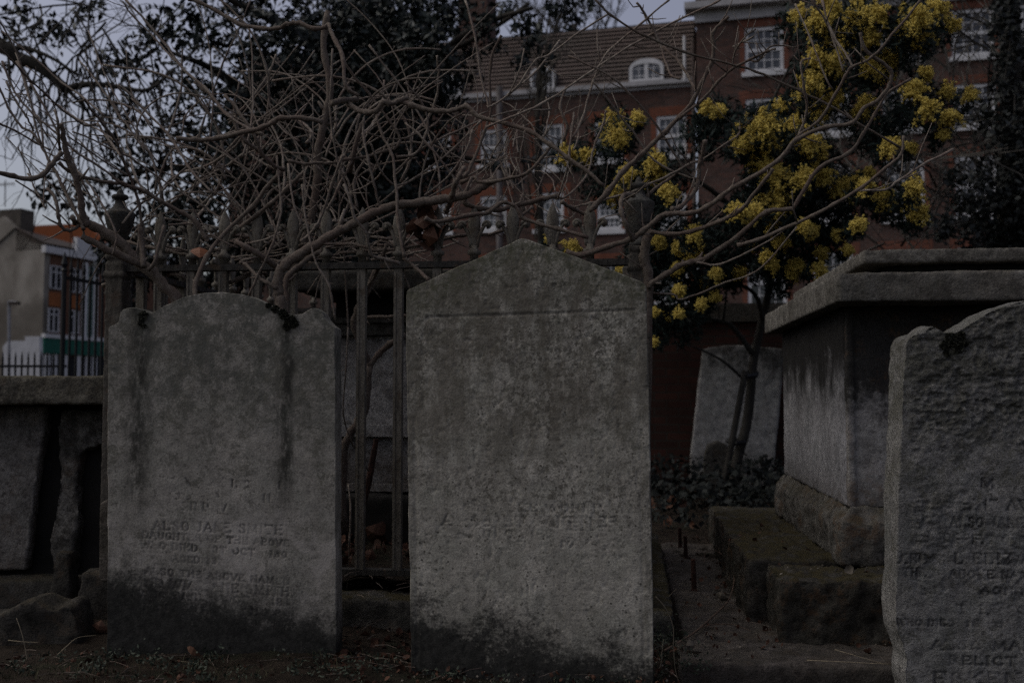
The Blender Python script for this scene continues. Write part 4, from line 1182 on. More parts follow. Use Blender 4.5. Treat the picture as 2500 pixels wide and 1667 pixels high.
# ================================================================== black railings by the street
M_BLACK = simple('black_railing_paint', (0.012, 0.012, 0.013), 0.5, 0.2, 10)
fen = empty('spear_fence', P(150, HZ, 8) - ZV * CAMZ, 'tall black railing with spear tops at the churchyard edge', 'railing')
fd = (P(245, HZ, 8.5) - P(150, HZ, 8.0)); fd.z = 0
fdn = fd.normalized(); L = fd.length; fb = P(150, HZ, 8.0); fb.z = 0
fnn = Vector((-fdn.y, fdn.x, 0))
zt = CAMZ + (HZ - 632) / FPX * 8.0
for i in range(13):
    p = fb + fdn * (L * i / 6.0)
    r = 0.0105 if i else 0.019
    zz_ = zt if i else zt + 0.03
    b = MB().tube([p, p + ZV * (zz_ - 0.12)], r, 8).build('bar', M_BLACK, fen)
    sp = MB().lathe(p + ZV * (zz_ - 0.13), [(r * 0.9, 0), (r * 1.5, 0.01), (r * 0.8, 0.03), (r * 1.5, 0.06), (r * 0.2, 0.16)], 8).build('spear_head', M_BLACK)
    for vv in sp.data.vertices: vv.co -= fen.location
    sp.parent = b
for z in (zt - 0.16, 0.35):
    MB().box(fb - fnn * 0.012 + ZV * z, (fdn, fnn, ZV), (L * 2.0, 0.02, 0.026)).build('rail', M_BLACK, fen)
lf = empty('low_railing', P(60, HZ, 12) - ZV * CAMZ, 'low black railing with pointed bars along the street, left of the tall spear fence', 'railing')
for i in range(-3, 9):
    p = P(20 + 15.6 * i, HZ, 12); p.z = 0
    zt2 = CAMZ + (HZ - 858) / FPX * 12
    MB().tube([p, p + ZV * (zt2 - 0.08), p + ZV * zt2], [0.013, 0.013, 0.003], 6).build('bar', M_BLACK, lf)
a = P(-40, HZ, 12); b_ = P(160, HZ, 12)
MB().cbox((a.x, 11.98, CAMZ + (HZ - 897) / FPX * 12), (b_.x, 12.02, CAMZ + (HZ - 891) / FPX * 12)).build('rail', M_BLACK, lf)
# ================================================================== bare shrubs
def bark_mat(name, c1, c2, c3):
    k = Mat(name, 0.85, 0.2)
    n = k.noise(55, 5, 0.75); n2 = k.noise(8, 4, 0.6); n3 = k.noise(160, 3, 0.7)
    c = k.mix(k.sm(n, 0.35, 0.68), c1, c2)
    c = k.mix(k.m('MULTIPLY', k.sm(n2, 0.45, 0.65), 0.55), c, c3)
    c = k.mix(k.m('MULTIPLY', k.sm(n3, 0.56, 0.66), 0.45), c, tuple(x * 0.35 for x in c1))
    c = k.mix(k.m('MULTIPLY', k.rnd(), 0.5), c, tuple(x * 0.42 for x in c1))
    k.col(c); k.bump(k.m('ADD', n, n3), 0.9, 0.004)
    return k.mat
M_BARK = bark_mat('weathered_shrub_bark', (0.105, 0.080, 0.063), (0.205, 0.170, 0.140), (0.115, 0.074, 0.06))
M_TWIG = bark_mat('dry_twig_bark', (0.145, 0.115, 0.092), (0.29, 0.25, 0.21), (0.15, 0.096, 0.078))

def catmull(pts, sub=4):
    if len(pts) < 3: return pts
    out = []
    e = [pts[0] * 2 - pts[1]] + pts + [pts[-1] * 2 - pts[-2]]
    for i in range(1, len(e) - 2):
        a, b, c, d = e[i - 1], e[i], e[i + 1], e[i + 2]
        for j in range(sub):
            t = j / sub
            out.append(0.5 * ((2 * b) + (c - a) * t + (2 * a - 5 * b + 4 * c - d) * t * t + (3 * b - a - 3 * c + d) * t ** 3))
    out.append(pts[-1]); return out

SHRUB = {
 'L': empty('bare_shrub', P(440, HZ, 3.95) - ZV * CAMZ, 'bare shrub leaning out over the round-topped headstone towards the pale sky', 'shrub', 'bare shrubs grown through the railing'),
 'C': empty('bare_shrub', P(880, HZ, 4.3) - ZV * CAMZ, 'bare tangled shrub rooted inside the railing between the two headstones', 'shrub', 'bare shrubs grown through the railing'),
 'R': empty('bare_shrub', P(1575, HZ, 3.72) - ZV * CAMZ, 'bare shrub climbing past the right urn and reaching across the yellow tree', 'shrub', 'bare shrubs grown through the railing')}
TWIGS = {k: MB() for k in SHRUB}
PATHS = []
def branch(sh, Y0, Y1, w0, w1, pts, spur=True):
    n = len(pts)
    # distance from the camera drifts smoothly along the branch
    ph = R.random() * 6.28; am = min(0.07, 0.012 * n)
    P3 = []; tot = 0; acc = [0]
    for a, b in zip(pts[:-1], pts[1:]):
        tot += math.hypot(a[0] - b[0], a[1] - b[1]); acc.append(tot)
    for (u, v), s in zip(pts, acc):
        t = s / max(tot, 1)
        P3.append(P(u, v, Y0 + (Y1 - Y0) * t + am * math.sin(3 * t + ph) * (1 if w0 < 16 else 0.3)))
    C = catmull(P3, 4)
    jt = (0.06 if w0 > 9 else 0.11) * (w0 + w1) / 2 / FPX * Y0
    C = [q + Vector((R.gauss(0, jt), 0, R.gauss(0, jt))) for q in C]
    m = len(C); rad = []
    for i in range(m):
        t = i / (m - 1)
        r = (w0 + (w1 - w0) * t) / 2 / FPX * (Y0 + (Y1 - Y0) * t)
        rad.append(r * (1 + 0.08 * math.sin(i * 1.9 + ph) + 0.11 * R.uniform(-1, 1)) * (1.25 if i % 4 == 0 and w0 < 16 else 1))
    PATHS.append((sh, C, rad))
    if w0 >= 7.5:
        name = 'trunk' if w0 >= 17 else 'branch'
        o = MB().tube(C, rad, 9 if w0 > 13 else 7).build(name, M_BARK, SHRUB[sh], smooth=True)
        if w0 >= 13 and n > 2: pass
    else:
        TWIGS[sh].tube(C, rad, 5)
    if spur:
        for i in range(1, m - 1):
            if R.random() < 0.15:
                d = (C[i + 1] - C[i - 1]).normalized()
                side = d.cross(Vector((0, -1, 0.2))).normalized() * R.choice((-1, 1))
                l = R.uniform(0.008, 0.028) if R.random() < 0.7 else R.uniform(0.03, 0.09)
                tip = C[i] + (d * 0.6 + side * 0.8 + Vector((0, R.uniform(-.4, .4), 0.15))).normalized() * l
                TWIGS[sh].tube([C[i], (C[i] + tip) / 2 + side * l * 0.05, tip], [rad[i] * 0.5, rad[i] * 0.42, rad[i] * 0.25], 4)

DATA = """
L 3.9 3.7 30 24 440,1350 445,900 436,745 391,689 353,651 324,626 296,595 257,569 219,549 200,532
L 3.74 3.66 20 15 353,651 277,616 229,592 198,578
L 3.72 3.7 13 12 351,651 347,603 343,556
L 3.74 3.7 10 7 363,658 378,641 387,603 400,552
L 3.66 3.6 12 12 199,548 185,545 178,532
L 3.68 3.55 17 12 215,552 203,530 199,500 193,464 184,430 170,397 161,368 155,330 150,302
L 3.6 3.3 12 13 152,372 138,387 124,407 101,428 77,437 34,431 -10,420 -60,410
L 3.66 3.75 9 5 205,560 195,540 172,493 153,454 138,422 122,397 107,368 92,343 77,322 55,311 27,275 0,219 -20,180
L 3.7 3.5 6 5 235,303 210,306 191,296 153,269 115,234 77,200 57,178 0,118 -20,104
L 3.75 3.6 7.6 6 346,560 340,500 325,452 314,424 298,382 287,351 272,330 247,298 226,273 205,241
L 3.72 3.8 6 6 295,382 281,363 258,332 237,301
L 3.7 3.6 5 5 122,366 92,351 38,320 0,303 -20,298
L 3.75 3.6 6 5 310,450 287,441 249,412 210,387 184,370 165,351 142,330 115,307 84,282 44,238 25,200 5,150
L 3.8 3.7 4 4 310,428 258,397 210,363 165,332
L 3.85 3.7 5 4 500,505 450,475 411,449 363,416 316,384 268,363 220,338 176,322
L 3.85 3.9 6 6 520,472 470,420 430,357 398,315 354,269 316,229 289,208
L 3.8 3.65 11 8 505,590 502,580 475,540 449,521 392,491 354,468 325,458 298,449 268,446 210,435 168,418 143,397
L 3.66 3.7 5 5 275,620 284,588 282,565 263,523 249,500 233,472 210,439 182,409
L 3.7 3.6 4 4 170,550 122,500 107,489 77,466 38,441
L 3.62 3.66 3 3 107,500 110,430 122,382 142,342
L 3.68 3.6 8 8 198,548 175,562 158,561 147,548 143,528 140,500 130,477 115,462
L 3.8 3.9 6 5 300,545 320,520 345,496 379,479 411,451 450,412 480,390
L 3.6 3.6 7 6 146,366 143,334 140,296 134,269
L 3.65 3.5 5 5 82,320 77,309 63,284 38,246 15,200
L 3.62 3.5 5 4 100,352 85,300 75,250 60,190 36,120 0,54 -10,30
L 3.66 3.7 5 5 105,360 99,299 82,273 69,234 59,200 40,130
L 3.7 3.8 7 6 640,330 607,314 553,279 500,214 446,168 411,118 357,54 307,0
L 3.85 3.9 5 4 430,150 421,143 380,96 321,36 300,5
L 3.8 3.85 5 5 282,610 230,500 200,440 150,340 90,230 40,150
C 3.85 3.8 11 8 800,60 821,103 836,136 842,200 853,221 876,234
C 3.7 3.7 9 11 460,0 489,7 536,32 582,57 643,71 678,70 700,59 732,59 768,71 800,66
C 3.75 3.8 14 12 811,253 836,245 869,242
C 3.8 3.72 13 12 851,255 872,267 895,275 918,271 937,250 951,253 976,246 995,237
C 3.72 3.6 13 9 980,247 1008,259 1037,267 1066,272 1104,271 1140,261 1157,277 1180,288 1241,304 1294,321 1344,354 1387,386 1434,418 1473,454
C 3.6 3.7 12 11 431,339 477,342 534,338 591,324 639,313 668,299 687,289 754,290 788,299
C 3.8 3.75 9 8 695,414 677,409 658,395 637,372 626,343 612,315 591,286 572,257 549,234
C 3.85 3.75 9 8 634,372 630,366 601,347 582,324 568,290 545,271 524,242 496,219 476,200
C 4.15 4.1 22 16 742,600 750,560 762,520 765,498 775,439 773,401 777,363 786,319 798,273 806,200 790,120 800,30
C 3.75 3.8 8 6 704,393 744,401 773,397 802,399 850,389 895,382 941,368 964,361 976,343 970,322 951,296 922,257 895,221 874,200 840,150
C 3.7 3.85 11 10 476,740 478,690 506,626 544,574 620,500 649,460 687,420
C 3.85 3.9 10 9 560,580 600,546 658,500 697,464 735,426
C 3.72 3.7 26 20 690,1380 688,800 679,720 678,689 686,660 715,634 753,609 791,586 830,563 877,540 925,515 973,500 1019,495 1077,488 1115,482 1153,470 1178,455 1210,436
C 3.8 3.85 18 13 699,800 698,740 696,699 707,670 734,647 765,624 800,604
C 3.74 3.7 14 13 680,657 648,632 600,603 577,592
C 3.74 3.7 9 8 675,705 654,691 629,676 600,645 587,640
C 3.66 3.7 7 9 839,450 853,483 868,532 893,569 900,599 910,624 944,634 975,643
C 3.66 3.64 9 9 985,626 1017,657 1048,682
C 3.68 3.8 8 6 987,628 981,594 973,546 969,488 964,430 955,372 934,330 918,282
C 3.9 3.8 9 8 877,745 900,701 925,653 944,597
C 3.7 3.75 5 5 738,450 745,527 759,594 772,641 801,693 810,727 818,780
C 3.75 3.8 7 7 734,588 753,576 772,551 791,511 810,450 835,380
C 3.8 3.85 7 6 799,515 830,450 860,390
C 3.7 3.8 6 5 606,725 634,664 663,603 680,549 686,507 682,450 676,380
C 3.78 3.8 5 5 738,552 719,504 709,450 704,400
C 3.6 3.62 11 9 1038,532 1061,542 1096,536 1153,524 1191,519 1214,501 1233,494 1254,501 1268,519 1279,534 1316,547 1363,559 1436,580
C 3.85 3.8 13 12 1130,486 1140,498 1172,509 1220,511 1258,503 1306,490 1362,477
C 3.7 3.7 10 7 1126,446 1159,434 1168,444 1201,444 1249,434 1287,423 1323,386 1348,354
C 3.75 3.7 13 11 1090,515 1096,501 1103,477 1113,446 1122,428 1134,408
C 3.7 3.7 9 6 1119,438 1138,425 1151,404 1187,311 1198,261 1196,161 1223,86
C 3.75 3.8 6 5 1363,482 1383,480 1421,444 1440,410 1448,364 1473,304 1480,270
C 3.8 3.8 10 9 1370,494 1398,509 1430,522 1450,520
C 3.7 3.7 5 4 1363,482 1383,419 1387,393 1401,275
C 3.75 3.9 6 5 1192,262 1191,254 1173,179 1159,86 1137,0
C 3.75 3.8 5 5 1190,262 1205,257 1241,232 1312,171 1366,100
C 3.78 3.7 5 5 1241,232 1269,204 1309,146 1337,136 1416,79 1487,34
C 3.7 3.7 4 4 1241,235 1266,179 1280,121
C 3.8 3.9 7.6 6 1376,346 1384,307 1366,264 1384,211
C 3.75 3.8 5 5 866,560 857,500 846,458 827,401 813,334 805,257 809,200 812,120
C 3.8 3.75 6 6 930,520 926,500 913,449 899,391 888,334 888,290
C 3.85 3.8 12 10 855,420 863,376 884,301
C 3.85 3.9 5 5 1073,470 1073,430 1056,359 1033,296 995,236 970,200 900,110
C 3.8 3.85 5 5 905,350 916,380 932,420 957,449 980,451 1027,426 1104,366 1178,292
C 3.85 3.9 5 5 1140,490 1113,441 1066,378 1022,328 990,300
C 3.75 3.8 5 5 1027,500 1025,468 1037,395 1056,351 1094,299 1134,275
C 3.85 3.85 5 5 1037,477 1066,456 1104,420 1140,363 1154,319
C 3.85 3.9 4 4 895,324 941,338 989,338 1037,315 1066,301 1104,246
C 4.25 4.3 22 19 838,1300 836,1110 868,1040 893,990 899,891
C 4.3 4.2 19 15 899,895 887,860 872,819 866,786 876,748 888,725 902,700 918,660
C 4.3 4.2 15 13 899,895 925,865 952,840 985,818
C 4.3 4.25 9 8 880,775 930,773 1000,772
C 3.9 3.95 4 4 835,560 840,620 846,720 850,800
C 3.82 3.9 4 3 850,800 845,900 838,1010 860,1080 900,1150
C 3.82 3.84 3 3 853,1305 850,1400 842,1480 838,1500
C 3.8 3.8 5 4 853,1330 856,1250 850,1180
C 4.3 4.35 6 5 640,505 660,470 690,450 730,440
C 3.86 3.86 9 8 690,640 735,600 790,600 850,595 900,606
C 3.9 3.9 8 7 830,618 900,612 980,608 1060,590 1130,575 1190,572
C 3.95 3.95 10 9 400,668 440,672 480,690
C 3.95 3.95 11 9 560,690 600,672 640,650
C 3.95 4.0 10 8 545,640 600,660 650,668
C 4.0 4.05 9 8 250,700 300,672 360,660
C 3.95 4.0 8 7 1190,575 1230,560 1270,530 1300,505
R 3.74 3.66 27 22 1572,1300 1580,800 1584,690 1577,650 1573,620 1578,592 1592,560
R 3.6 3.35 14 8 1383,616 1427,622 1484,601 1532,587 1570,565 1608,532 1633,522 1685,521 1723,507 1761,480 1803,450 1874,411 1917,375 1942,343 2017,311 2081,300 2110,264 2146,243 2171,207 2174,171 2131,139 2110,118 2099,79
R 3.4 3.3 8 6 1930,355 1953,328 1999,296 2039,232 2064,186 2081,164 2131,139 2178,86 2249,0 2262,-20
R 3.35 3.4 5 5 2081,164 2070,140 2031,79 2006,0
R 3.35 3.4 5 5 2060,175 2035,100 2017,54 1981,0
R 3.5 3.55 4 4 2033,218 2017,193 1981,100 1942,11
R 3.4 3.4 7 5 1945,340 1953,325 1971,268 1963,214 1956,154 1978,143
R 3.6 3.4 11 8 1583,566 1637,572 1685,566 1752,543 1803,518 1828,489 1871,436 1888,412
R 3.68 3.35 15 6 1586,700 1589,693 1618,675 1656,651 1685,639 1713,635 1742,616 1800,578 1871,518 1931,511 1946,493 1999,411 2071,375 2106,329 2135,280 2167,229 2224,193
R 3.5 3.5 6 4 1700,640 1714,643 1760,645 1821,618 1888,582
R 3.7 3.5 5 4 1590,715 1645,720 1660,732 1714,714 1771,689 1831,671 1881,632 1946,554
R 3.4 3.3 10 6 1800,600 1850,585 1910,560 1981,528 2035,500 2106,457 2160,411 2199,378 2206,332
R 3.35 3.3 6 6 2100,466 2106,464 2160,464 2196,439 2267,396 2328,366
R 3.6 3.6 11 10 1640,510 1660,507 1685,480 1698,465 1706,434 1708,400 1717,370 1721,343
R 3.55 3.5 4 4 1717,389 1767,354 1803,329 1805,310
R 3.64 3.62 11 11 1548,478 1530,476 1519,484 1516,515 1528,549 1545,588
R 3.7 3.75 6 6 1400,506 1440,497 1482,486 1522,475 1551,466 1580,452 1637,427 1685,400 1710,392
R 3.75 3.7 7.6 7 1575,480 1604,457 1633,438 1660,415
R 3.7 3.5 14 7 1445,512 1451,504 1484,468 1526,414 1573,371 1616,329 1660,286 1692,246 1714,200 1735,157 1744,114 1740,82 1764,54 1780,41
R 3.55 3.5 8 5 1660,288 1714,246 1753,200 1785,171 1831,146 1874,125 1894,120
R 3.55 3.6 8 7 1700,222 1696,214 1660,157 1619,114
R 3.6 3.4 6 6 2199,361 2106,307 2017,254 1928,211 1846,175 1785,157 1670,127 1562,82 1491,36 1455,0
R 3.65 3.6 6 5 1690,432 1670,411 1598,300 1544,236 1498,193 1455,168 1387,136
R 3.7 3.6 6 5 1187,311 1241,289 1330,250 1455,168 1544,111 1670,43 1749,7 1770,-10
R 3.7 3.6 6 5 1398,339 1419,296 1448,200 1466,157 1491,121 1562,61 1634,0
R 3.65 3.6 6 6 1662,193 1640,186 1626,154 1609,100 1580,46 1555,7
R 3.7 3.7 5 5 1700,436 1670,429 1598,393 1544,321 1484,243 1448,200
R 3.5 3.5 6 4 1831,146 1850,150 1880,115 1925,112
R 3.5 3.5 4 4 1790,170 1793,130 1820,90 1845,72
R 3.55 3.5 5 4 1790,115 1830,95 1840,90
"""
for ln in DATA.strip().splitlines():
    a = ln.split()
    pts = [tuple(map(float, q.split(','))) for q in a[5:]]
    branch(a[0], float(a[1]), float(a[2]), float(a[3]), float(a[4]), pts)

# thinner wands filling the tangle
def wand(sh, u, v, ang, ln, Y, w, bend):
    pts = []; n = 6
    for i in range(n):
        t = i / (n - 1)
        a = ang + bend * (t - 0.3)
        pts.append((u + math.sin(a) * ln * t + R.uniform(-3, 3), v - math.cos(a) * ln * t + R.uniform(-3, 3)))
    branch(sh, Y, Y + R.uniform(-0.15, 0.25), w, max(2.2, w * 0.7), pts, R.random() < 0.5)
for _ in range(82):
    u = R.uniform(330, 1010); v = R.uniform(300, 660)
    if u < 560 and v > 560: v -= 120
    wand('C', u, v, R.choice((R.gauss(0.0, 0.35), R.gauss(0.9, 0.3), R.gauss(-0.8, 0.3))), R.choice((R.uniform(90, 220), R.uniform(200, 460))), R.uniform(3.85, 4.75), R.choice((3, 3.5, 4, 5, 6, 7)), R.gauss(0, 1.0))
for _ in range(16):
    wand('L', R.uniform(110, 420), R.uniform(250, 540), R.gauss(-0.55, 0.3), R.uniform(120, 380), R.uniform(3.75, 4.1), R.choice((3, 3, 4, 5)), R.gauss(0, 0.15))
for _ in range(24):
    wand('C', R.uniform(420, 1000), R.uniform(380, 620), R.choice((-1, 1)) * R.uniform(0.15, 1.0), R.uniform(260, 560), R.uniform(3.8, 4.4), R.choice((3.5, 4, 5)), R.gauss(0, 0.3))
for _ in range(60):
    wand('C', R.uniform(1000, 1420), R.uniform(320, 560), R.gauss(0.25, 0.7), R.uniform(60, 220), R.uniform(3.9, 4.6), R.choice((3, 3, 4)), R.gauss(0, 0.5))
for _ in range(44):
    u = R.uniform(430, 1000)
    wand('C', u, R.uniform(560, 650), R.choice((-1, 1)) * R.gauss(1.45, 0.18), R.uniform(90, 260), R.uniform(3.9, 4.6), R.choice((4, 5, 6, 8)), R.gauss(0, 0.3))
thick = [q for q in PATHS if q[0] == 'R' and len(q[1]) > 8]
for _ in range(95):
    sh, C, rad = R.choice(thick)
    i = R.randrange(2, len(C) - 1)
    d = (C[i] - C[i - 1]).normalized()
    l = R.uniform(0.03, 0.16)
    s = Vector((R.gauss(0, 0.6), R.gauss(0, 0.3), R.gauss(0.35, 0.5)))
    e = (d * 0.5 + s).normalized()
    m_ = C[i] + e * l * 0.5 + Vector((R.uniform(-1, 1), 0, R.uniform(-1, 1))) * l * 0.08
    tip = C[i] + e * l + Vector((0, 0, 1)) * l * 0.15
    r0 = min(rad[i] * 0.6, 0.003)
    TWIGS['R'].tube([C[i], m_, tip], [r0, r0 * 0.8, r0 * 0.5], 4)
for k_, mb in TWIGS.items():
    tag(mb.build('twigs', M_TWIG, SHRUB[k_], smooth=True), kind='stuff')
# dead leaves caught in the tangle above the rail
M_DEAD = leafmat('dead_leaf', (0.030, 0.014, 0.009), (0.085, 0.038, 0.022), 0.7, 0.2)
def dead_leaf(mb, c, s, rr, curl=0.5):
    x = Vector((rr.gauss(0, 1), rr.gauss(0, 1), rr.gauss(0, 1))).normalized()
    y = x.cross(Vector((rr.gauss(0, 1), rr.gauss(0, 1), rr.gauss(0, 1)))).normalized(); n = x.cross(y)
    prof = [(0, 0.05), (0.2, 0.42), (0.45, 0.55), (0.7, 0.36), (1, 0.03)]
    vs = []
    for t, w_ in prof:
        m_ = c + x * s * (t - 0.5) + n * s * curl * (t - 0.5) ** 2
        vs += [m_ - y * s * w_ + n * s * curl * 0.5 * w_, m_, m_ + y * s * w_ + n * s * curl * 0.5 * w_]
    fs = []
    for i in range(4):
        b = i * 3
        fs += [(b, b + 1, b + 4, b + 3), (b + 1, b + 2, b + 5, b + 4)]
    mb.add(vs, fs)
mb = MB()
for (u, v, s) in ((1042, 500, 34), (1050, 520, 40), (1035, 545, 42), (1055, 555, 44), (1068, 565, 38), (1040, 575, 40), (1022, 585, 34), (1050, 590, 36), (1072, 545, 30), (1020, 560, 34), (1062, 580, 34), (1034, 530, 38)):
    dead_leaf(mb, P(u, v, 3.8 + R.uniform(-0.03, 0.05)), s * 1.5 / FPX * 3.8, R, 0.9)
tag(mb.build('dead_leaf_bunch', M_DEAD, None, P(1045, 550, 3.8)), 'bunch of curled red-brown dead leaves caught in the branches left of the gabled headstone', 'leaves')
for (u, v, s, lab) in ((488, 612, 26, 'single orange-brown dead leaf snagged on the rail above the round-topped headstone'), (222, 596, 20, 'small orange dead leaf stuck behind the leftmost shrub fork')):
    mb = MB(); c = P(u, v, 3.82); dead_leaf(mb, c, s * 1.6 / FPX * 3.8, R, 0.5)
    tag(mb.build('dead_leaf', leafmat('orange_leaf', (0.17, 0.06, 0.025), (0.2, 0.075, 0.03)), None, c), lab, 'leaf', 'dead leaves')
stake = MB().tube([P(885, 1235, 4.2), P(901, 1172, 4.2), P(910, 1120, 4.2), P(919, 1071, 4.2)], [0.014, 0.014, 0.013, 0.011], 6)
tag(stake.build('rusty_stake', M_RUSTY, None, P(885, 1235, 4.2)), 'dark rusty stake leaning inside the railing between the two headstones', 'stake')

# ================================================================== foliage helper
def leafcloud(C, size, aspect, seed, droop=0.0, jitter=0.35):
    """C = leaf centres; small folded leaves pointing every way"""
    rs = np.random.RandomState(seed); n = len(C)
    x = rs.normal(size=(n, 3)); x[:, 2] -= droop; x /= np.linalg.norm(x, axis=1)[:, None]
    t = rs.normal(size=(n, 3)); y = np.cross(x, t); y /= np.linalg.norm(y, axis=1)[:, None]
    z = np.cross(x, y)
    s = (size * (1 + jitter * rs.uniform(-1, 1, n)))[:, None]
    a = C - x * s * 0.5; b = C + x * s * 0.5
    l = C - y * s * aspect * 0.5 + z * s * aspect * 0.18 - x * s * 0.05; r = C + y * s * aspect * 0.5 + z * s * aspect * 0.18 - x * s * 0.05
    V = np.stack([a, l, b, r], 1).reshape(-1, 3)
    i = np.arange(n)[:, None] * 4
    F = np.concatenate([i + np.array([[0, 1, 2]]), i + np.array([[0, 2, 3]])], 0)
    return V, F
def npobj(name, V, F, mat, parent):
    base = np.array(wloc(parent)) if parent else np.zeros(3)
    me = bpy.data.meshes.new(name)
    n = len(V); m = len(F); k = F.shape[1]
    me.vertices.add(n); me.vertices.foreach_set('co', (V - base).ravel())
    me.loops.add(m * k); me.loops.foreach_set('vertex_index', F.ravel().astype(np.int32))
    me.polygons.add(m); me.polygons.foreach_set('loop_start', np.arange(0, m * k, k, dtype=np.int32))
    me.update(calc_edges=True); me.validate()
    me.materials.append(mat)
    o = bpy.data.objects.new(name, me); o.parent = parent; COL.objects.link(o)
    return o
def blobs(lst, Y, dy, dens, seed, cov=1.0):
    """leaf centres scattered through blobs given as (u, v, r)"""
    rs = np.random.RandomState(seed); out = []
    for (u, v, r) in lst:
        n = int(dens * r * r * cov)
        yb = Y + rs.uniform(-dy, dy)
        d = rs.normal(size=(n, 3)); d /= np.linalg.norm(d, axis=1)[:, None]
        q = d * (rs.uniform(0, 1, n) ** 0.45)[:, None] * r
        # break the blob into clumps
        keep = vnoise(q / (r * 0.32) + u, 5) > -0.25
        q = q[keep]
        for a in q:
            p = P(u + a[0], v + a[1], max(1.0, yb + a[2] / FPX * Y * 1.2)); out.append((p.x, p.y, p.z))
    return np.array(out)
def limb(mb, pts, r0, r1, n=6):
    C = catmull([Vector(p) for p in pts], 3); m = len(C)
    mb.tube(C, [r0 + (r1 - r0) * i / (m - 1) for i in range(m)], n)
def grow(mb, p, d, l, r, depth, rr, spread=0.5, up=0.1, kids=(2, 3), sag=0.0):
    """recursive bare branching"""
    pts = [p]; q = p.copy(); dd = d.copy()
    for i in range(3):
        dd = (dd + Vector((rr.gauss(0, .16), rr.gauss(0, .16), rr.gauss(0, .16) + up * 0.3 - sag * 0.3))).normalized()
        q = q + dd * l / 3; pts.append(q)
    mb.tube(pts, [r, r * .9, r * .8, r * .65], 5 if r > 0.02 else 3, cap=False)
    if depth <= 0: return
    for k in range(rr.choice(kids)):
        e = (dd + Vector((rr.gauss(0, spread), rr.gauss(0, spread), rr.gauss(0, spread)))).normalized()
        grow(mb, pts[rr.choice((1, 2, 3, 3))], e, l * rr.uniform(.62, .85), r * .6, depth - 1, rr, spread, up, kids, sag)
# ================================================================== dark evergreen
EV_DENSE = [(560, 50, 110), (640, 150, 120), (570, 270, 110), (690, 50, 120), (760, 160, 130), (700, 300, 120), (830, 70, 130), (870, 210, 130), (800, 360, 130), (930, 90, 120), (970, 210, 120), (950, 340, 120),
            (1040, 110, 90), (1065, 260, 80), (1020, 400, 95), (900, 450, 110), (650, 420, 110), (550, 430, 95), (1090, 30, 70), (1080, 180, 70), (860, 330, 120), (780, 480, 110), (990, 480, 90), (700, 540, 90), (870, 560, 80), (600, 540, 80), (480, 520, 70), (1090, 380, 50), (920, 20, 110), (1010, 20, 90),
            (450, 500, 70), (400, 540, 55), (340, 560, 45), (530, 360, 80), (860, 130, 120), (960, 130, 110)]
EV_LOW = [(280, 620, 60), (350, 640, 70), (430, 650, 70), (520, 630, 80), (610, 650, 80), (700, 620, 80), (790, 620, 70), (870, 650, 70), (950, 620, 60), (310, 700, 60), (450, 560, 60), (560, 700, 60)]
EV_THIN = [(50, 30, 45), (110, 70, 45), (150, 95, 45), (190, 35, 40), (235, 18, 35), (260, 150, 45), (300, 170, 50), (345, 130, 60), (385, 60, 60), (425, 110, 60), (300, 260, 50), (330, 290, 40), (285, 330, 50), (345, 370, 55), (425, 250, 70), (445, 330, 75), (385, 420, 65), (300, 430, 50),
           (120, 460, 30), (95, 480, 35), (160, 500, 35), (235, 450, 45), (475, 190, 70), (480, 400, 80), (470, 50, 60), (40, 90, 40), (200, 190, 30), (240, 280, 25), (180, 460, 30), (270, 380, 35), (20, 170, 25), (330, 480, 50), (400, 190, 40), (250, 500, 40), (500, 110, 60)]
EV_TIPS = [(1230, 30, 32), (1290, 60, 36), (1390, 30, 45), (1350, 18, 30), (1300, 112, 30), (1340, 132, 22), (1280, 150, 24), (1273, 68, 30), (1312, 93, 30), (1269, 146, 26), (1219, 118, 28), (1180, 50, 50), (1150, 120, 40), (1140, 190, 40), (1110, 320, 40), (1240, 20, 24), (1430, 15, 28), (1325, 160, 20), (1200, 400, 26), (1260, 440, 26), (1290, 400, 22)]
evg = empty('evergreen_tree', (P(930, HZ, 11.2) - ZV * CAMZ), 'big dark evergreen tree with glossy leaves filling the upper left behind the railing', 'tree')
M_EV = leafmat('evergreen_leaf', (0.0045, 0.007, 0.006), (0.020, 0.028, 0.024), 0.5, 0.22)
tm = MB()
limb(tm, [P(930, 1200, 11.2), P(925, 700, 11.2), P(915, 400, 11.1), P(905, 100, 11.0), P(900, -250, 11.0)], 0.26, 0.14, 9)
tm.build('trunk', M_EVB := simple('dark_tree_bark', (0.028, 0.024, 0.019), 0.9, 0.4, 8), evg, smooth=True)
for pts, r in (([P(918, 520, 11.1), P(800, 380, 10.6), P(650, 260, 10.2), P(520, 170, 9.9), P(420, 130, 9.7)], 0.10), ([P(912, 350, 11.1), P(1000, 250, 10.6), P(1080, 130, 10.4), P(1180, 60, 10.2), P(1300, 20, 10)], 0.07),
               ([P(905, 200, 11), P(780, 100, 10.5), P(600, 20, 10.2), P(500, -40, 10)], 0.09), ([P(920, 560, 11.1), P(760, 500, 10.5), P(560, 430, 10), P(420, 410, 9.8), P(300, 430, 9.7)], 0.07), ([P(916, 480, 11), P(1010, 420, 10.6), P(1100, 380, 10.4), P(1250, 420, 10.2)], 0.05),
               ([P(1080, 130, 10.4), P(1130, 110, 10.2), P(1220, 60, 10.1), P(1290, 10, 10.1)], 0.03)):
    m_ = MB(); limb(m_, pts, r, 0.02); m_.build('limb', M_EVB, evg, smooth=True)
EV_R = [b for b in EV_DENSE if b[0] >= 790]; EV_M = [b for b in EV_DENSE if b[0] < 790]
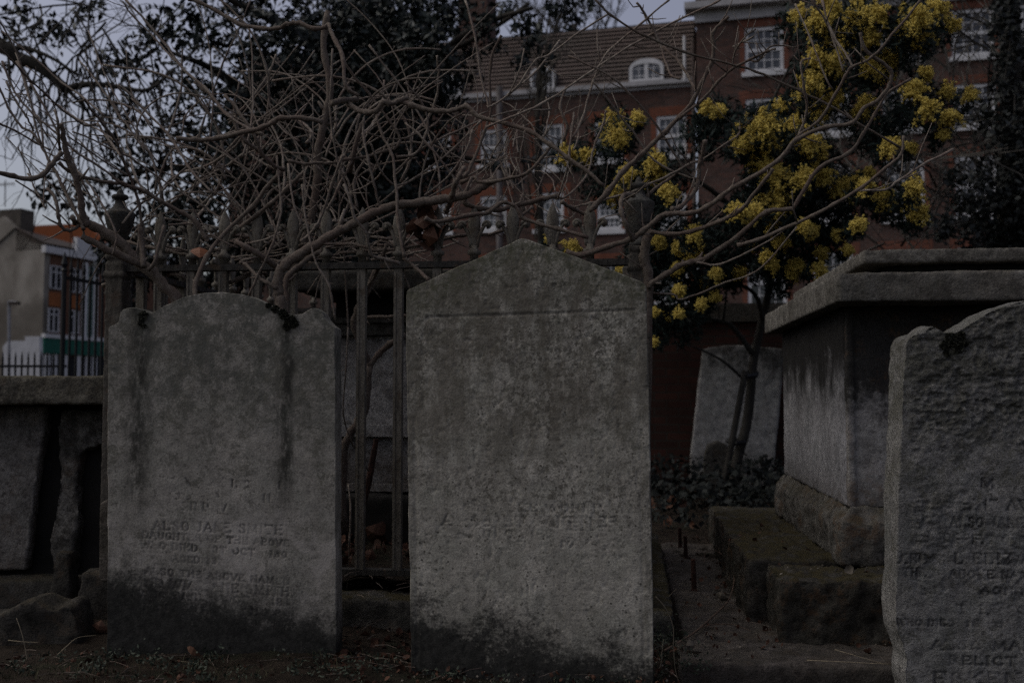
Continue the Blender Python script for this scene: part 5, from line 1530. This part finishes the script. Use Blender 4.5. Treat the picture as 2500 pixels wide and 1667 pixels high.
pts = np.concatenate([blobs(EV_LOW, 10.6, 0.5, 0.11, 7), blobs(EV_R, 10.4, 0.9, 0.085, 1), blobs(EV_R, 11.4, 0.5, 0.035, 2), blobs(EV_M, 10.2, 0.9, 0.062, 6), blobs(EV_THIN, 9.6, 0.5, 0.034, 3), blobs(EV_TIPS, 10.1, 0.3, 0.05, 4)])
V, F = leafcloud(pts, 0.095, 0.42, 5, 0.35)
tag(npobj('foliage', V, F, M_EV, evg), kind='stuff')

# ================================================================== bare tree on the left
M_BT = simple('grey_green_bark', (0.040, 0.036, 0.030), 0.9, 0.35, 6)
bt = empty('bare_tree', (P(-420, HZ, 9.5) - ZV * CAMZ), 'bare tree with a forked dark limb and drooping twigs against the sky', 'tree')
m_ = MB(); limb(m_, [P(-420, 1215, 9.5), P(-430, 700, 9.5), P(-420, 300, 9.4), P(-400, -300, 9.4)], 0.28, 0.16, 10); m_.build('trunk', M_BT, bt, smooth=True)
LM = [([P(-420, 60, 9.4), P(-200, 60, 9.2), P(0, 112, 9), P(40, 140, 9), P(90, 160, 9), P(130, 190, 9), P(164, 218, 9)], 0.085, 0.042), ([P(164, 218, 9), P(200, 208, 9), P(240, 207, 9), P(290, 213, 9), P(350, 222, 9), P(390, 205, 9)], 0.034, 0.014),
      ([P(10, 120, 9), P(60, 118, 9), P(95, 128, 8.9), P(140, 150, 8.9), P(190, 185, 8.9)], 0.026, 0.012), ([P(164, 218, 9), P(190, 245, 9), P(215, 275, 9.1), P(225, 310, 9.1)], 0.022, 0.010),
      ([P(187, 175, 8.9), P(190, 140, 8.9), P(215, 100, 8.9), P(250, 70, 8.9)], 0.013, 0.006)]
for pts, a, b in LM:
    m_ = MB(); limb(m_, pts, a, b); m_.build('limb', M_BT, bt, smooth=True)
rr = random.Random(5); tw = MB()
for pts, a, b in LM:
    C = catmull(pts, 5)
    for _ in range(13 if a > 0.03 else 8):
        p = rr.choice(C[len(C) // 3:])
        dn = rr.random() < 0.6
        d = Vector((rr.gauss(0, .5), rr.gauss(0, .3), -0.9 if dn else 0.8)).normalized()
        grow(tw, p, d, rr.uniform(0.35, 0.75), 0.011, 3, rr, 0.55, -0.3 if dn else 0.2, (1, 2, 2), 0.25)
for _ in range(17):
    p = P(rr.uniform(-40, 420), rr.uniform(-30, 150), 9.3); d = Vector((rr.gauss(0, .7), rr.gauss(0, .3), rr.gauss(-.1, .7))).normalized()
    grow(tw, p, d, rr.uniform(0.4, 0.8), 0.012, 3, rr, 0.55, 0, (1, 2, 2))
tag(tw.build('twigs', M_BT, bt), kind='stuff')

# thin bare tree before the brick house
b2 = empty('bare_tree', (P(1330, HZ, 12.5) - ZV * CAMZ), 'slender leafless tree with upright dark twigs left of the yellow tree', 'tree')
m_ = MB(); limb(m_, [P(1330, 1170, 12.5), P(1328, 800, 12.5), P(1320, 550, 12.5), P(1312, 330, 12.5), P(1318, 150, 12.5)], 0.08, 0.02, 7); m_.build('trunk', M_BT, b2, smooth=True)
tw = MB(); rr = random.Random(9)
for _ in range(19):
    p = P(1318 + rr.uniform(-12, 12), rr.uniform(200, 620), 12.5); d = Vector((rr.gauss(0, .42), rr.gauss(0, .25), 1)).normalized()
    grow(tw, p, d, rr.uniform(0.5, 0.85), 0.017, 3, rr, 0.30, 0.5, (2, 2, 3))
tag(tw.build('twigs', M_BT, b2), kind='stuff')
b3 = empty('bare_tree', (P(1420, HZ, 24) - ZV * CAMZ), 'faint fine-twigged bare tree top showing above the roof ridge of the brick house', 'tree')
yb = 44.0
b3.location = P(1400, HZ, yb) - ZV * CAMZ
m_ = MB(); limb(m_, [P(1400, 990, yb), P(1400, 400, yb), P(1405, 150, yb), P(1400, 60, yb)], 0.35, 0.14, 7); m_.build('trunk', M_BT, b3, smooth=True)
tw = MB(); rr = random.Random(12)
for _ in range(30):
    p = P(rr.uniform(1260, 1500), rr.uniform(60, 130), yb); d = Vector((rr.gauss(0, .5), rr.gauss(0, .3), 1)).normalized()
    grow(tw, p, d, rr.uniform(1.0, 1.8), 0.045, 3, rr, 0.35, 0.3, (2, 2, 3))
tag(tw.build('twigs', M_BT, b3), kind='stuff')

# ================================================================== yellow mimosa
mim = empty('mimosa_tree', (P(1790, 1195, 8.4)), 'mimosa tree covered in yellow blossom, tied to a stake before the brick wall', 'tree')
mim.location.z = 0
M_MB = simple('mimosa_bark', (0.030, 0.027, 0.023), 0.85, 0.3, 10)
m_ = MB(); limb(m_, [P(1788, 1205, 8.4), P(1800, 1120, 8.4), P(1822, 1040, 8.4), P(1832, 960, 8.4), P(1838, 890, 8.4), P(1850, 830, 8.4), P(1866, 760, 8.35), P(1880, 690, 8.3), P(1890, 560, 8.2), P(1930, 400, 8), P(1990, 250, 7.9), P(2030, 60, 7.8)], 0.046, 0.022, 8)
m_.build('trunk', M_MB, mim, smooth=True)
for pts, a, b in (([P(1842, 870, 8.4), P(1795, 805, 8.3), P(1765, 785, 8.3), P(1700, 775, 8.2), P(1660, 760, 8.1)], 0.024, 0.012), ([P(1815, 925, 8.3), P(1770, 885, 8.2), P(1730, 862, 8.2), P(1690, 845, 8.1)], 0.014, 0.007),
                  ([P(1862, 780, 8.35), P(1850, 730, 8.2), P(1820, 700, 8.1), P(1780, 690, 8), P(1700, 600, 7.8)], 0.022, 0.010), ([P(1885, 620, 8.2), P(1800, 520, 7.9), P(1700, 440, 7.7), P(1560, 380, 7.5), P(1480, 320, 7.4)], 0.028, 0.008),
                  ([P(1910, 480, 8.1), P(2030, 440, 7.9), P(2150, 430, 7.8), P(2250, 520, 7.7)], 0.024, 0.008), ([P(1985, 270, 7.9), P(2100, 200, 7.7), P(2230, 120, 7.6)], 0.022, 0.008), ([P(1930, 400, 8), P(1880, 280, 7.8), P(1950, 120, 7.7)], 0.02, 0.008), ([P(1765, 785, 8.3), P(1770, 750, 8.2), P(1775, 700, 8.1)], 0.012, 0.006)):
    m_ = MB(); limb(m_, pts, a, b); m_.build('limb', M_MB, mim, smooth=True)
ts = MB(); limb(ts, [P(1760, 1215, 8.2), P(1785, 1090, 8.2), P(1800, 1010, 8.2), P(1820, 905, 8.2)], 0.028, 0.026, 7)
tie = empty('tree_stake', P(1760, 1215, 8.2), 'leaning wooden stake tied to the mimosa trunk with black ties', 'stake')
tie.location.z = 0
ts.build('stake', M_MB, tie, smooth=True)
for (u, v) in ((1822, 915), (1795, 1078)):
    t_ = MB().tube([P(u - 18, v - 2, 8.26), P(u + 2, v + 4, 8.18), P(u + 22, v + 2, 8.28), P(u + 26, v - 3, 8.46), P(u, v - 4, 8.50), P(u - 18, v - 2, 8.26)], 0.022, 5)
    t_.build('tie', M_BLACK, tie)
def zc(lst, ox, oy, k=0.357): return [(ox + x * k, oy + y * k, r * k) for x, y, r in lst]
CL = zc([(830,110,90),(950,150,80),(1040,60,70),(1330,70,90),(1220,20,40),(1190,120,60),(1545,65,35),(1630,130,100),(1590,230,110),(1740,50,90),(1865,165,45),(1130,240,70),(1310,250,60),(1000,340,90),(920,390,70),(1080,420,80),(1440,390,60),(1300,440,60),(900,560,90),(960,480,70),(850,650,80),(960,720,80),(1060,640,70),(1260,720,80),(1390,490,60),(1600,620,70),(1690,500,50),(1835,620,55),(1985,645,50),(1690,740,70),(1840,800,65),(1800,920,35),(660,740,65),(560,840,110),(480,880,90),(640,900,100),(420,980,60),(560,960,90),(640,980,80),(560,1110,70),(640,1180,100),(700,1250,90),(600,1300,110),(660,1360,100),(840,1220,70),(930,1060,80),(860,960,80),(800,850,70),(1100,1280,80),(980,1200,60),(1400,1350,70),(1600,1290,70),(1630,1440,75),(1590,1010,30),(1440,1000,60),(500,1460,90),(640,1500,80),(850,1540,60),(1230,1530,60),(400,1440,60),(200,740,50),(280,760,30),(1305,1170,30),(1200,1240,60),(1270,1260,50)], 1660, 0)
CL += zc([(1880,850,110),(1900,920,80),(2040,800,40),(1550,1040,60),(1680,1060,50),(2150,1150,80),(2100,1200,70),(1960,1180,50),(1880,1310,60),(2250,1300,60),(2170,1090,60)], 830, 0)
CL += zc([(120,180,60),(40,230,50),(250,330,50),(400,320,50),(170,390,50),(480,150,40),(690,120,60),(600,220,60),(640,270,40),(790,280,80),(970,190,50),(950,310,60),(100,60,70),(20,450,40),(150,540,40),(240,490,40),(880,30,60),(1150,170,40),(1080,60,40),(880,60,40)], 1660, 550)
CL += zc([(1590,150,60),(1440,90,40),(1940,310,50),(2150,590,30),(2320,600,25),(2260,630,25),(2150,800,25),(2180,100,60),(2320,150,50),(2300,300,50),(2320,440,50)], 830, 550)
rs = np.random.RandomState(33)
OCT = np.array([[1, 0, 0], [-1, 0, 0], [0, 1, 0], [0, -1, 0], [0, 0, 1], [0, 0, -1]], float)
OF = np.array([[0, 2, 4], [2, 1, 4], [1, 3, 4], [3, 0, 4], [2, 0, 5], [1, 2, 5], [3, 1, 5], [0, 3, 5]])
def mim_y(v): return 7.7 if v > 600 else 7.3
kb = Mat('yellow_mimosa_blossom', 0.9, 0.05)
kb.col(kb.mix(kb.rnd(), (0.42, 0.315, 0.065), (0.64, 0.50, 0.14))); M_YEL = kb.mat
order = sorted(range(len(CL)), key=lambda i: -CL[i][2])
rest = []; fol = []
for rank, ci in enumerate(order):
    u, v, r = CL[ci]
    Yc = mim_y(v) + rs.uniform(-0.5, 0.4)
    c = np.array(P(u, v, Yc)); R3 = r / FPX * Yc * (1.22 if v < 520 else 0.92)
    cs = []
    nr = int(10 + r * 0.75)
    for _ in range(nr):                    # plumes fanning out and drooping
        d = rs.normal(size=3); d[2] += 0.12; d /= np.linalg.norm(d)
        L_ = R3 * rs.uniform(0.55, 1.1)
        np_ = int(14 + L_ * 150)
        t = np.linspace(0.12, 1, np_)
        base = c + rs.normal(size=3) * R3 * 0.22
        p = base + d * (t * L_)[:, None]; p[:, 2] -= (t ** 2) * L_ * 0.38
        p += rs.normal(size=p.shape) * (0.007 + 0.012 * (1 - t))[:, None]
        cs.append(p)
    cs = np.concatenate(cs); n = len(cs)
    s = rs.uniform(0.0045, 0.0095, n)
    Vv = (cs[:, None, :] + OCT[None] * s[:, None, None]).reshape(-1, 3)
    Ff = (np.arange(n)[:, None, None] * 6 + OF[None]).reshape(-1, 3)
    if rank < 96: npobj('blossom', Vv, Ff, M_YEL, mim)
    else: rest.append((Vv, Ff))
    nf = int(r * r * 0.24) + 25
    q = rs.normal(size=(nf, 3)); q /= np.linalg.norm(q, axis=1)[:, None]
    q *= (rs.uniform(0.2, 1, nf) ** 0.6)[:, None] * R3 * 1.6
    q = q + c + np.array([0, 0.14, -0.02]); fol.append(q)
if rest:
    k0 = 0; VV = []; FF = []
    for a, b in rest: VV.append(a); FF.append(b + k0); k0 += len(a)
    tag(npobj('blossom', np.concatenate(VV), np.concatenate(FF), M_YEL, mim), kind='stuff')
DK = [(1560, 640, 60), (1760, 680, 60), (1880, 640, 60), (1940, 520, 60), (2040, 570, 50), (1820, 520, 60), (1900, 700, 40), (1620, 480, 50), (1420, 380, 45), (1560, 430, 40), (1540, 720, 40), (1720, 330, 70), (1760, 280, 60), (1640, 420, 60), (1850, 470, 60), (1960, 430, 70), (2000, 380, 60), (2120, 330, 60), (2100, 180, 80), (2180, 130, 60), (2250, 90, 60), (2080, 60, 70), (2160, 300, 60), (1950, 560, 70), (1850, 560, 70), (1760, 600, 80), (1700, 680, 70), (1640, 620, 70),
      (1620, 760, 50), (1660, 800, 60), (1600, 820, 40), (1720, 560, 70), (1980, 500, 60), (2060, 520, 60), (2160, 500, 50), (2200, 300, 40), (1500, 420, 50), (1560, 520, 60), (1620, 540, 60), (1520, 330, 40), (1930, 620, 60), (1800, 660, 60), (2000, 600, 50), (1690, 740, 60), (1460, 460, 50), (1590, 700, 50), (1580, 640, 60), (1870, 380, 60), (2230, 540, 40)]
DKp = blobs(DK, 8.0, 0.3, 0.16, 21)
fp2 = np.concatenate(fol + [DKp])
V, F = leafcloud(fp2, 0.085, 0.20, 8, 0.5)
M_MF = leafmat('mimosa_frond', (0.006, 0.011, 0.011), (0.026, 0.038, 0.032), 0.7, 0.12)
tag(npobj('foliage', V, F, M_MF, mim), kind='stuff')

# ================================================================== ivy-clad tree on the right
ivy = empty('ivy_clad_tree', (P(2450, HZ, 8.8) - ZV * CAMZ), 'dark ivy-clad tree with bare tangled twigs at the right edge above the chest tomb', 'tree')
M_IV = leafmat('ivy_leaf', (0.008, 0.010, 0.009), (0.036, 0.040, 0.037), 0.5, 0.25)
m_ = MB(); limb(m_, [P(2450, 1200, 8.8), P(2452, 800, 8.8), P(2465, 500, 8.8), P(2470, 200, 8.8), P(2455, -100, 8.8)], 0.17, 0.08, 9); m_.build('trunk', M_BT, ivy, smooth=True)
IV = [(2460, 60, 55), (2468, 130, 60), (2462, 0, 55), (2466, 190, 55), (2440, 300, 70), (2475, 400, 90), (2410, 470, 70), (2490, 230, 60), (2480, 540, 90), (2380, 560, 60), (2500, 330, 80), (2430, 590, 70), (2520, 480, 90), (2350, 500, 40), (2300, 560, 40), (2540, 250, 80), (2540, 600, 80), (2450, 230, 40), (2330, 430, 30), (2480, 680, 80), (2400, 660, 60)]
V, F = leafcloud(blobs(IV, 8.5, 0.25, 0.10, 31), 0.055, 0.75, 9, 0.3)
tag(npobj('foliage', V, F, M_IV, ivy), kind='stuff')
tw = MB(); rr = random.Random(21)
for _ in range(110):
    p = P(rr.uniform(2060, 2520), rr.uniform(40, 620), rr.uniform(8.6, 9.6)); d = Vector((rr.gauss(-.35, .5), rr.gauss(0, .3), rr.gauss(.35, .6))).normalized()
    grow(tw, p, d, rr.uniform(0.35, 0.75), 0.014, 3, rr, 0.5, 0.1, (2, 2, 3))
tag(tw.build('twigs', simple('pale_dead_twigs', (0.085, 0.078, 0.070), 0.9, 0.4, 6), ivy), kind='stuff')

# ================================================================== ground ivy, litter, weeds, stalks
M_GI = leafmat('ground_ivy_leaf', (0.008, 0.010, 0.009), (0.030, 0.033, 0.031), 0.75, 0.12)
pts = []
for _ in range(3600):
    u = R.uniform(1560, 1930); y = R.uniform(6.3, 9.2)
    p = P(u, HZ, y); h = R.random() ** 1.6 * 0.32
    if R.random() < 0.30 + 0.7 * (vnoise(np.array([[p.x * 2.3, p.y * 2.3, 1.0]]))[0] > -0.1): pts.append((p.x, p.y, 0.03 + h))
pts = np.array(pts); V, F = leafcloud(pts, 0.055, 0.7, 14)
gi = npobj('ground_ivy', V, F, M_GI, None); tag(gi, 'low dark ivy spreading at the foot of the brick wall', 'ivy', kind='stuff')
mb = MB(); rr = random.Random(31)
def lit(n, fu, z, s0, s1):
    for _ in range(n):
        x, y = fu()
        dead_leaf(mb, Vector((x, y, z + rr.uniform(0, 0.012))), rr.uniform(s0, s1), rr, rr.uniform(0.2, 1.0))
lit(330, lambda: (rr.uniform(-1.5, 0.42), rr.uniform(3.97, 4.75)), 0.215, 0.02, 0.055)
lit(130, lambda: (rr.uniform(-0.62, -0.28), rr.uniform(3.1, 3.85)), 0.02, 0.012, 0.035)
lit(520, lambda: (rr.uniform(-1.9, 0.5), rr.uniform(2.95, 3.34)), 0.025, 0.005, 0.022)
lit(230, lambda: (rr.uniform(0.45, 1.3), rr.uniform(3.3, 6.0)), 0.022, 0.008, 0.024)
lit(60, lambda: (rr.uniform(0.6, 1.6), rr.uniform(6.4, 8.8)), 0.04, 0.05, 0.09)
lit(26, lambda: (rr.uniform(0.95, 1.6), rr.uniform(3.55, 4.8)), 0.246, 0.010, 0.026)
tag(mb.build('leaf_litter', M_DEAD), 'scattered brown leaf litter over the soil', 'leaves', kind='stuff')
M_PALE = leafmat('pale_litter', (0.07, 0.06, 0.047), (0.19, 0.165, 0.135), 0.8, 0.1)
mb = MB()
lit(420, lambda: (rr.uniform(-2.0, 0.5), rr.uniform(2.95, 3.35)), 0.025, 0.003, 0.009)
lit(130, lambda: (rr.uniform(0.55, 1.35), rr.uniform(3.3, 4.6)), 0.018, 0.003, 0.009)
lit(60, lambda: (rr.uniform(0.95, 1.5), rr.uniform(3.55, 3.8)), 0.242, 0.003, 0.012)
tag(mb.build('litter_crumbs', M_PALE), 'pale crumbs of bark and leaf on the soil', 'litter', kind='stuff')
M_WEED = leafmat('weed_leaf', (0.018, 0.024, 0.016), (0.055, 0.066, 0.046), 0.6, 0.2)
pts = []
for _ in range(150):
    x, y = rr.uniform(-2.0, 0.48), rr.uniform(2.98, 3.28)
    for _ in range(rr.randrange(6, 22)):
        pts.append((x + rr.gauss(0, .014), y + rr.gauss(0, .014), gz(x, y) + abs(rr.gauss(0, .014)) + 0.004))
for _ in range(60):
    x, y = rr.uniform(0.40, 0.60), rr.uniform(3.15, 3.9)
    for _ in range(rr.randrange(6, 20)):
        pts.append((x + rr.gauss(0, .02), y + rr.gauss(0, .02), 0.0 + abs(rr.gauss(0, .035))))
V, F = leafcloud(np.array(pts), 0.014, 0.5, 16)
wd = npobj('weeds', V, F, M_WEED, None); tag(wd, 'small dark weeds growing in the soil before the headstones', 'weeds', kind='stuff')
# short rough grass and broken twigs on the soil
gm = MB(); rg = random.Random(77)
for _ in range(1500):
    if rg.random() < 0.8: x, y = rg.uniform(-2.0, 0.5), rg.choice((rg.uniform(2.98, 3.1), rg.uniform(3.0, 3.32)))
    else: x, y = rg.uniform(0.40, 0.62), rg.uniform(3.1, 4.2)
    if vnoise(np.array([[x * 5, y * 5, 3.0]]))[0] < -0.05: continue
    b = Vector((x, y, gz(x, y) - 0.004)); h = rg.uniform(0.008, 0.034); l = Vector((rg.gauss(0, .6), rg.gauss(0, .6), 0)) * h
    s_ = Vector((rg.gauss(0, 1), rg.gauss(0, 1), 0)).normalized() * 0.0011
    m1 = b + Vector((0, 0, h * 0.7)) + l * 0.35; tp = b + Vector((0, 0, h)) + l
    gm.add([b - s_, b + s_, m1 + s_ * .8, m1 - s_ * .8, tp], [(0, 1, 2, 3), (3, 2, 4)])
tag(gm.build('grass', leafmat('rough_grass', (0.020, 0.026, 0.012), (0.085, 0.078, 0.045), 0.8, 0.1)), 'short rough grass blades at the feet of the headstones', 'grass', kind='stuff')
tg = MB()
for _ in range(150):
    if rg.random() < 0.6: x, y, z = rg.uniform(-1.9, 0.5), rg.uniform(2.98, 3.35), 0.03
    elif rg.random() < 0.5: x, y, z = rg.uniform(0.45, 1.1), rg.uniform(3.3, 5.5), 0.025
    else: x, y, z = rg.uniform(-0.62, -0.25), rg.uniform(3.1, 4.3), 0.05 if rg.random() < .5 else 0.23
    a = rg.uniform(0, 6.28); l = rg.uniform(0.03, 0.13)
    p = Vector((x, y, z + rg.uniform(0, .01))); q = p + Vector((math.cos(a), math.sin(a), rg.uniform(-.05, .12))) * l
    m1 = (p + q) / 2 + Vector((rg.gauss(0, 1), rg.gauss(0, 1), 0.5)) * l * 0.08
    tg.tube([p, m1, q], [0.0016, 0.0013, 0.0007], 4)
tag(tg.build('broken_twigs', M_BARK), 'broken dry twigs scattered over soil and path', 'twigs', kind='stuff')
# stalks and vines that can be told apart
M_STRAW = simple('dry_straw', (0.20, 0.165, 0.115), 0.8, 0.3, 30)
def stalk(pts, r, lab, cat='stalk', name='dry_stalk', mat=None):
    C = catmull(pts, 5)
    tag(MB().tube(C, [r * (1 - 0.6 * i / len(C)) for i in range(len(C))], 5).build(name, mat or M_STRAW, None, C[0], smooth=True), lab, cat)
g = lambda u, v, z=0.03: on_z(u, v, z)
stalk([P(66, 1612, 3.08), P(62, 1585, 3.08), P(53, 1545, 3.08), P(40, 1508, 3.09)], 0.0020, 'upright pale grass stalk standing before the boulder')
stalk([g(12, 1616), g(45, 1616), g(78, 1618)], 0.0018, 'short straw lying flat at the foot of the upright grass stalk')
stalk([g(20, 1562, .05), g(60, 1566, .05), g(95, 1567, .05)], 0.0015, 'thin straw lying on the soil against the boulder')
stalk([g(378, 1604), g(430, 1612), g(490, 1619), g(560, 1633)], 0.0018, 'long bent straw lying before the round-topped headstone')
stalk([g(740, 1634), g(790, 1630), g(840, 1626)], 0.0016, 'straw on the soil at the corner between the two headstones')
stalk([g(140, 1598), g(165, 1575, .06), g(190, 1556, .07), g(235, 1550, .07)], 0.0018, 'arching dry stem between the boulder and the round-topped headstone')
stalk([g(855, 1630, .02), g(910, 1635, .02), g(970, 1640, .02)], 0.0016, 'dry stem lying between the headstones near the bottom edge')
stalk([P(970, 1655, 3.2), P(965, 1630, 3.2), P(962, 1605, 3.22)], 0.0016, 'short dry stem standing beside the gabled headstone')
stalk([P(1600, 1455, 3.2), P(1625, 1485, 3.2), P(1643, 1530, 3.2), P(1644, 1580, 3.2), P(1650, 1640, 3.2), P(1665, 1680, 3.2)], 0.0022, 'pale arching vine at the foot of the gabled headstone by the slab')
stalk([P(1595, 1650, 3.15), P(1612, 1625, 3.15), P(1616, 1590, 3.16), P(1620, 1560, 3.18)], 0.0016, 'thin curved stem between the gabled headstone and the slab edge')
stalk([P(1634, 1455, 3.75), P(1638, 1450, 3.75), P(1651, 1437, 3.75)], 0.002, 'short forked stem beside the mossy kerb')
M_VINE = simple('brown_vine', (0.095, 0.065, 0.048), 0.8, 0.35, 25)
stalk([g(1622, 1588, .03), g(1660, 1566, .03), g(1700, 1540, .03), g(1745, 1500, .035), g(1775, 1470, .04), g(1788, 1440, .06), g(1792, 1405, .09), g(1780, 1375, .10), g(1762, 1352, .10), g(1742, 1343, .08), g(1722, 1350, .05), g(1720, 1375, .02)], 0.0042, 'long brown vine curling over the slab towards the iron stubs', 'vine', 'fallen_vine', M_VINE)
stalk([g(1710, 1532, .03), g(1740, 1524, .03), g(1790, 1524, .03), g(1835, 1540, .025)], 0.0024, 'thin side shoot of the vine on the slab below the steps', 'vine', 'fallen_vine', M_VINE)
stalk([P(1970, 1611, 3.0), P(2060, 1615, 2.98), P(2180, 1621, 2.95)], 0.0018, 'pale straw lying against the flaking headstone')
stalk([P(2038, 1585, 3.1), P(2090, 1600, 3.05), P(2160, 1620, 3.0)], 0.0014, 'thin straw slanting to the edge of the flaking headstone')
for (u, v, s, z, lab) in ((468, 1598, 42, .05, 'pointed brown dead leaf on the soil before the round-topped headstone'), (240, 1535, 40, .06, 'red-brown dead leaf tucked between boulder and round-topped headstone'), (920, 1305, 60, .25, 'large brown dead leaf behind the bars between the headstones'),
                          (890, 1448, 18, .13, 'small reddish leaf on the kerb below the railing'), (1759, 1458, 30, .03, 'pinkish crumpled leaf on the slab beside the curling vine'), (2073, 1392, 24, .255, 'pale dead leaf lying on the front mossy step'), (1690, 1575, 26, .03, 'bluish dead leaf beside the vine at the slab crack')):
    mb = MB(); c = on_z(u, v, z)
    dead_leaf(mb, c, s * 0.95 / FPX * c.y, random.Random(int(u)), 1.0)
    tag(mb.build('dead_leaf', leafmat('leaf_' + str(int(u)), (0.11, 0.055, 0.035), (0.17, 0.09, 0.06)) if u not in (2073, 1690, 1759) else M_PALE, None, c), lab, 'leaf', 'dead leaves')

# ================================================================== light, sky, camera
SUN_EL = math.radians(55); SUN_AZ = math.radians(268)
sund = Vector((math.sin(SUN_AZ) * math.cos(SUN_EL), math.cos(SUN_AZ) * math.cos(SUN_EL), math.sin(SUN_EL)))
wld = bpy.data.worlds.new('World'); scene.world = wld; wld.use_nodes = True
nt = wld.node_tree; bg = nt.nodes['Background']
sky = nt.nodes.new('ShaderNodeTexSky'); sky.sky_type = 'NISHITA'; sky.sun_disc = False
sky.sun_elevation = SUN_EL; sky.sun_rotation = SUN_AZ
sky.air_density = 1.2; sky.dust_density = 4.0; sky.ozone_density = 2.0
hs = nt.nodes.new('ShaderNodeHueSaturation'); hs.inputs['Saturation'].default_value = 0.58; hs.inputs['Hue'].default_value = 0.53
nt.links.new(sky.outputs[0], hs.inputs['Color']); nt.links.new(hs.outputs[0], bg.inputs['Color'])
bg.inputs['Strength'].default_value = 0.15
sun = bpy.data.lights.new('sun', 'SUN'); sun.energy = 0.9; sun.angle = math.radians(70); sun.color = (1.0, 0.93, 0.85)
so = bpy.data.objects.new('sun', sun); COL.objects.link(so)
so.rotation_euler = (-sund).to_track_quat('-Z', 'Y').to_euler()
cam = bpy.data.cameras.new('camera'); co = bpy.data.objects.new('camera', cam); COL.objects.link(co)
co.location = CAM; co.rotation_euler = (math.pi / 2 + PITCH, 0, 0)
cam.sensor_fit = 'HORIZONTAL'; cam.sensor_width = 36.0; cam.lens = 36.0 * FPX / 2500.0
cam.clip_start = 0.05; cam.clip_end = 2000
cam.dof.use_dof = True; cam.dof.focus_distance = 3.2; cam.dof.aperture_fstop = 3.2
scene.camera = co
vs = scene.view_settings
vs.view_transform = 'Standard'; vs.look = 'None'; vs.gamma = 1.0; vs.use_curve_mapping = False
vs.exposure = -0.70
scene.cycles.max_bounces = 5; scene.cycles.diffuse_bounces = 3; scene.cycles.glossy_bounces = 2; scene.cycles.transmission_bounces = 2
scene.cycles.use_denoising = False
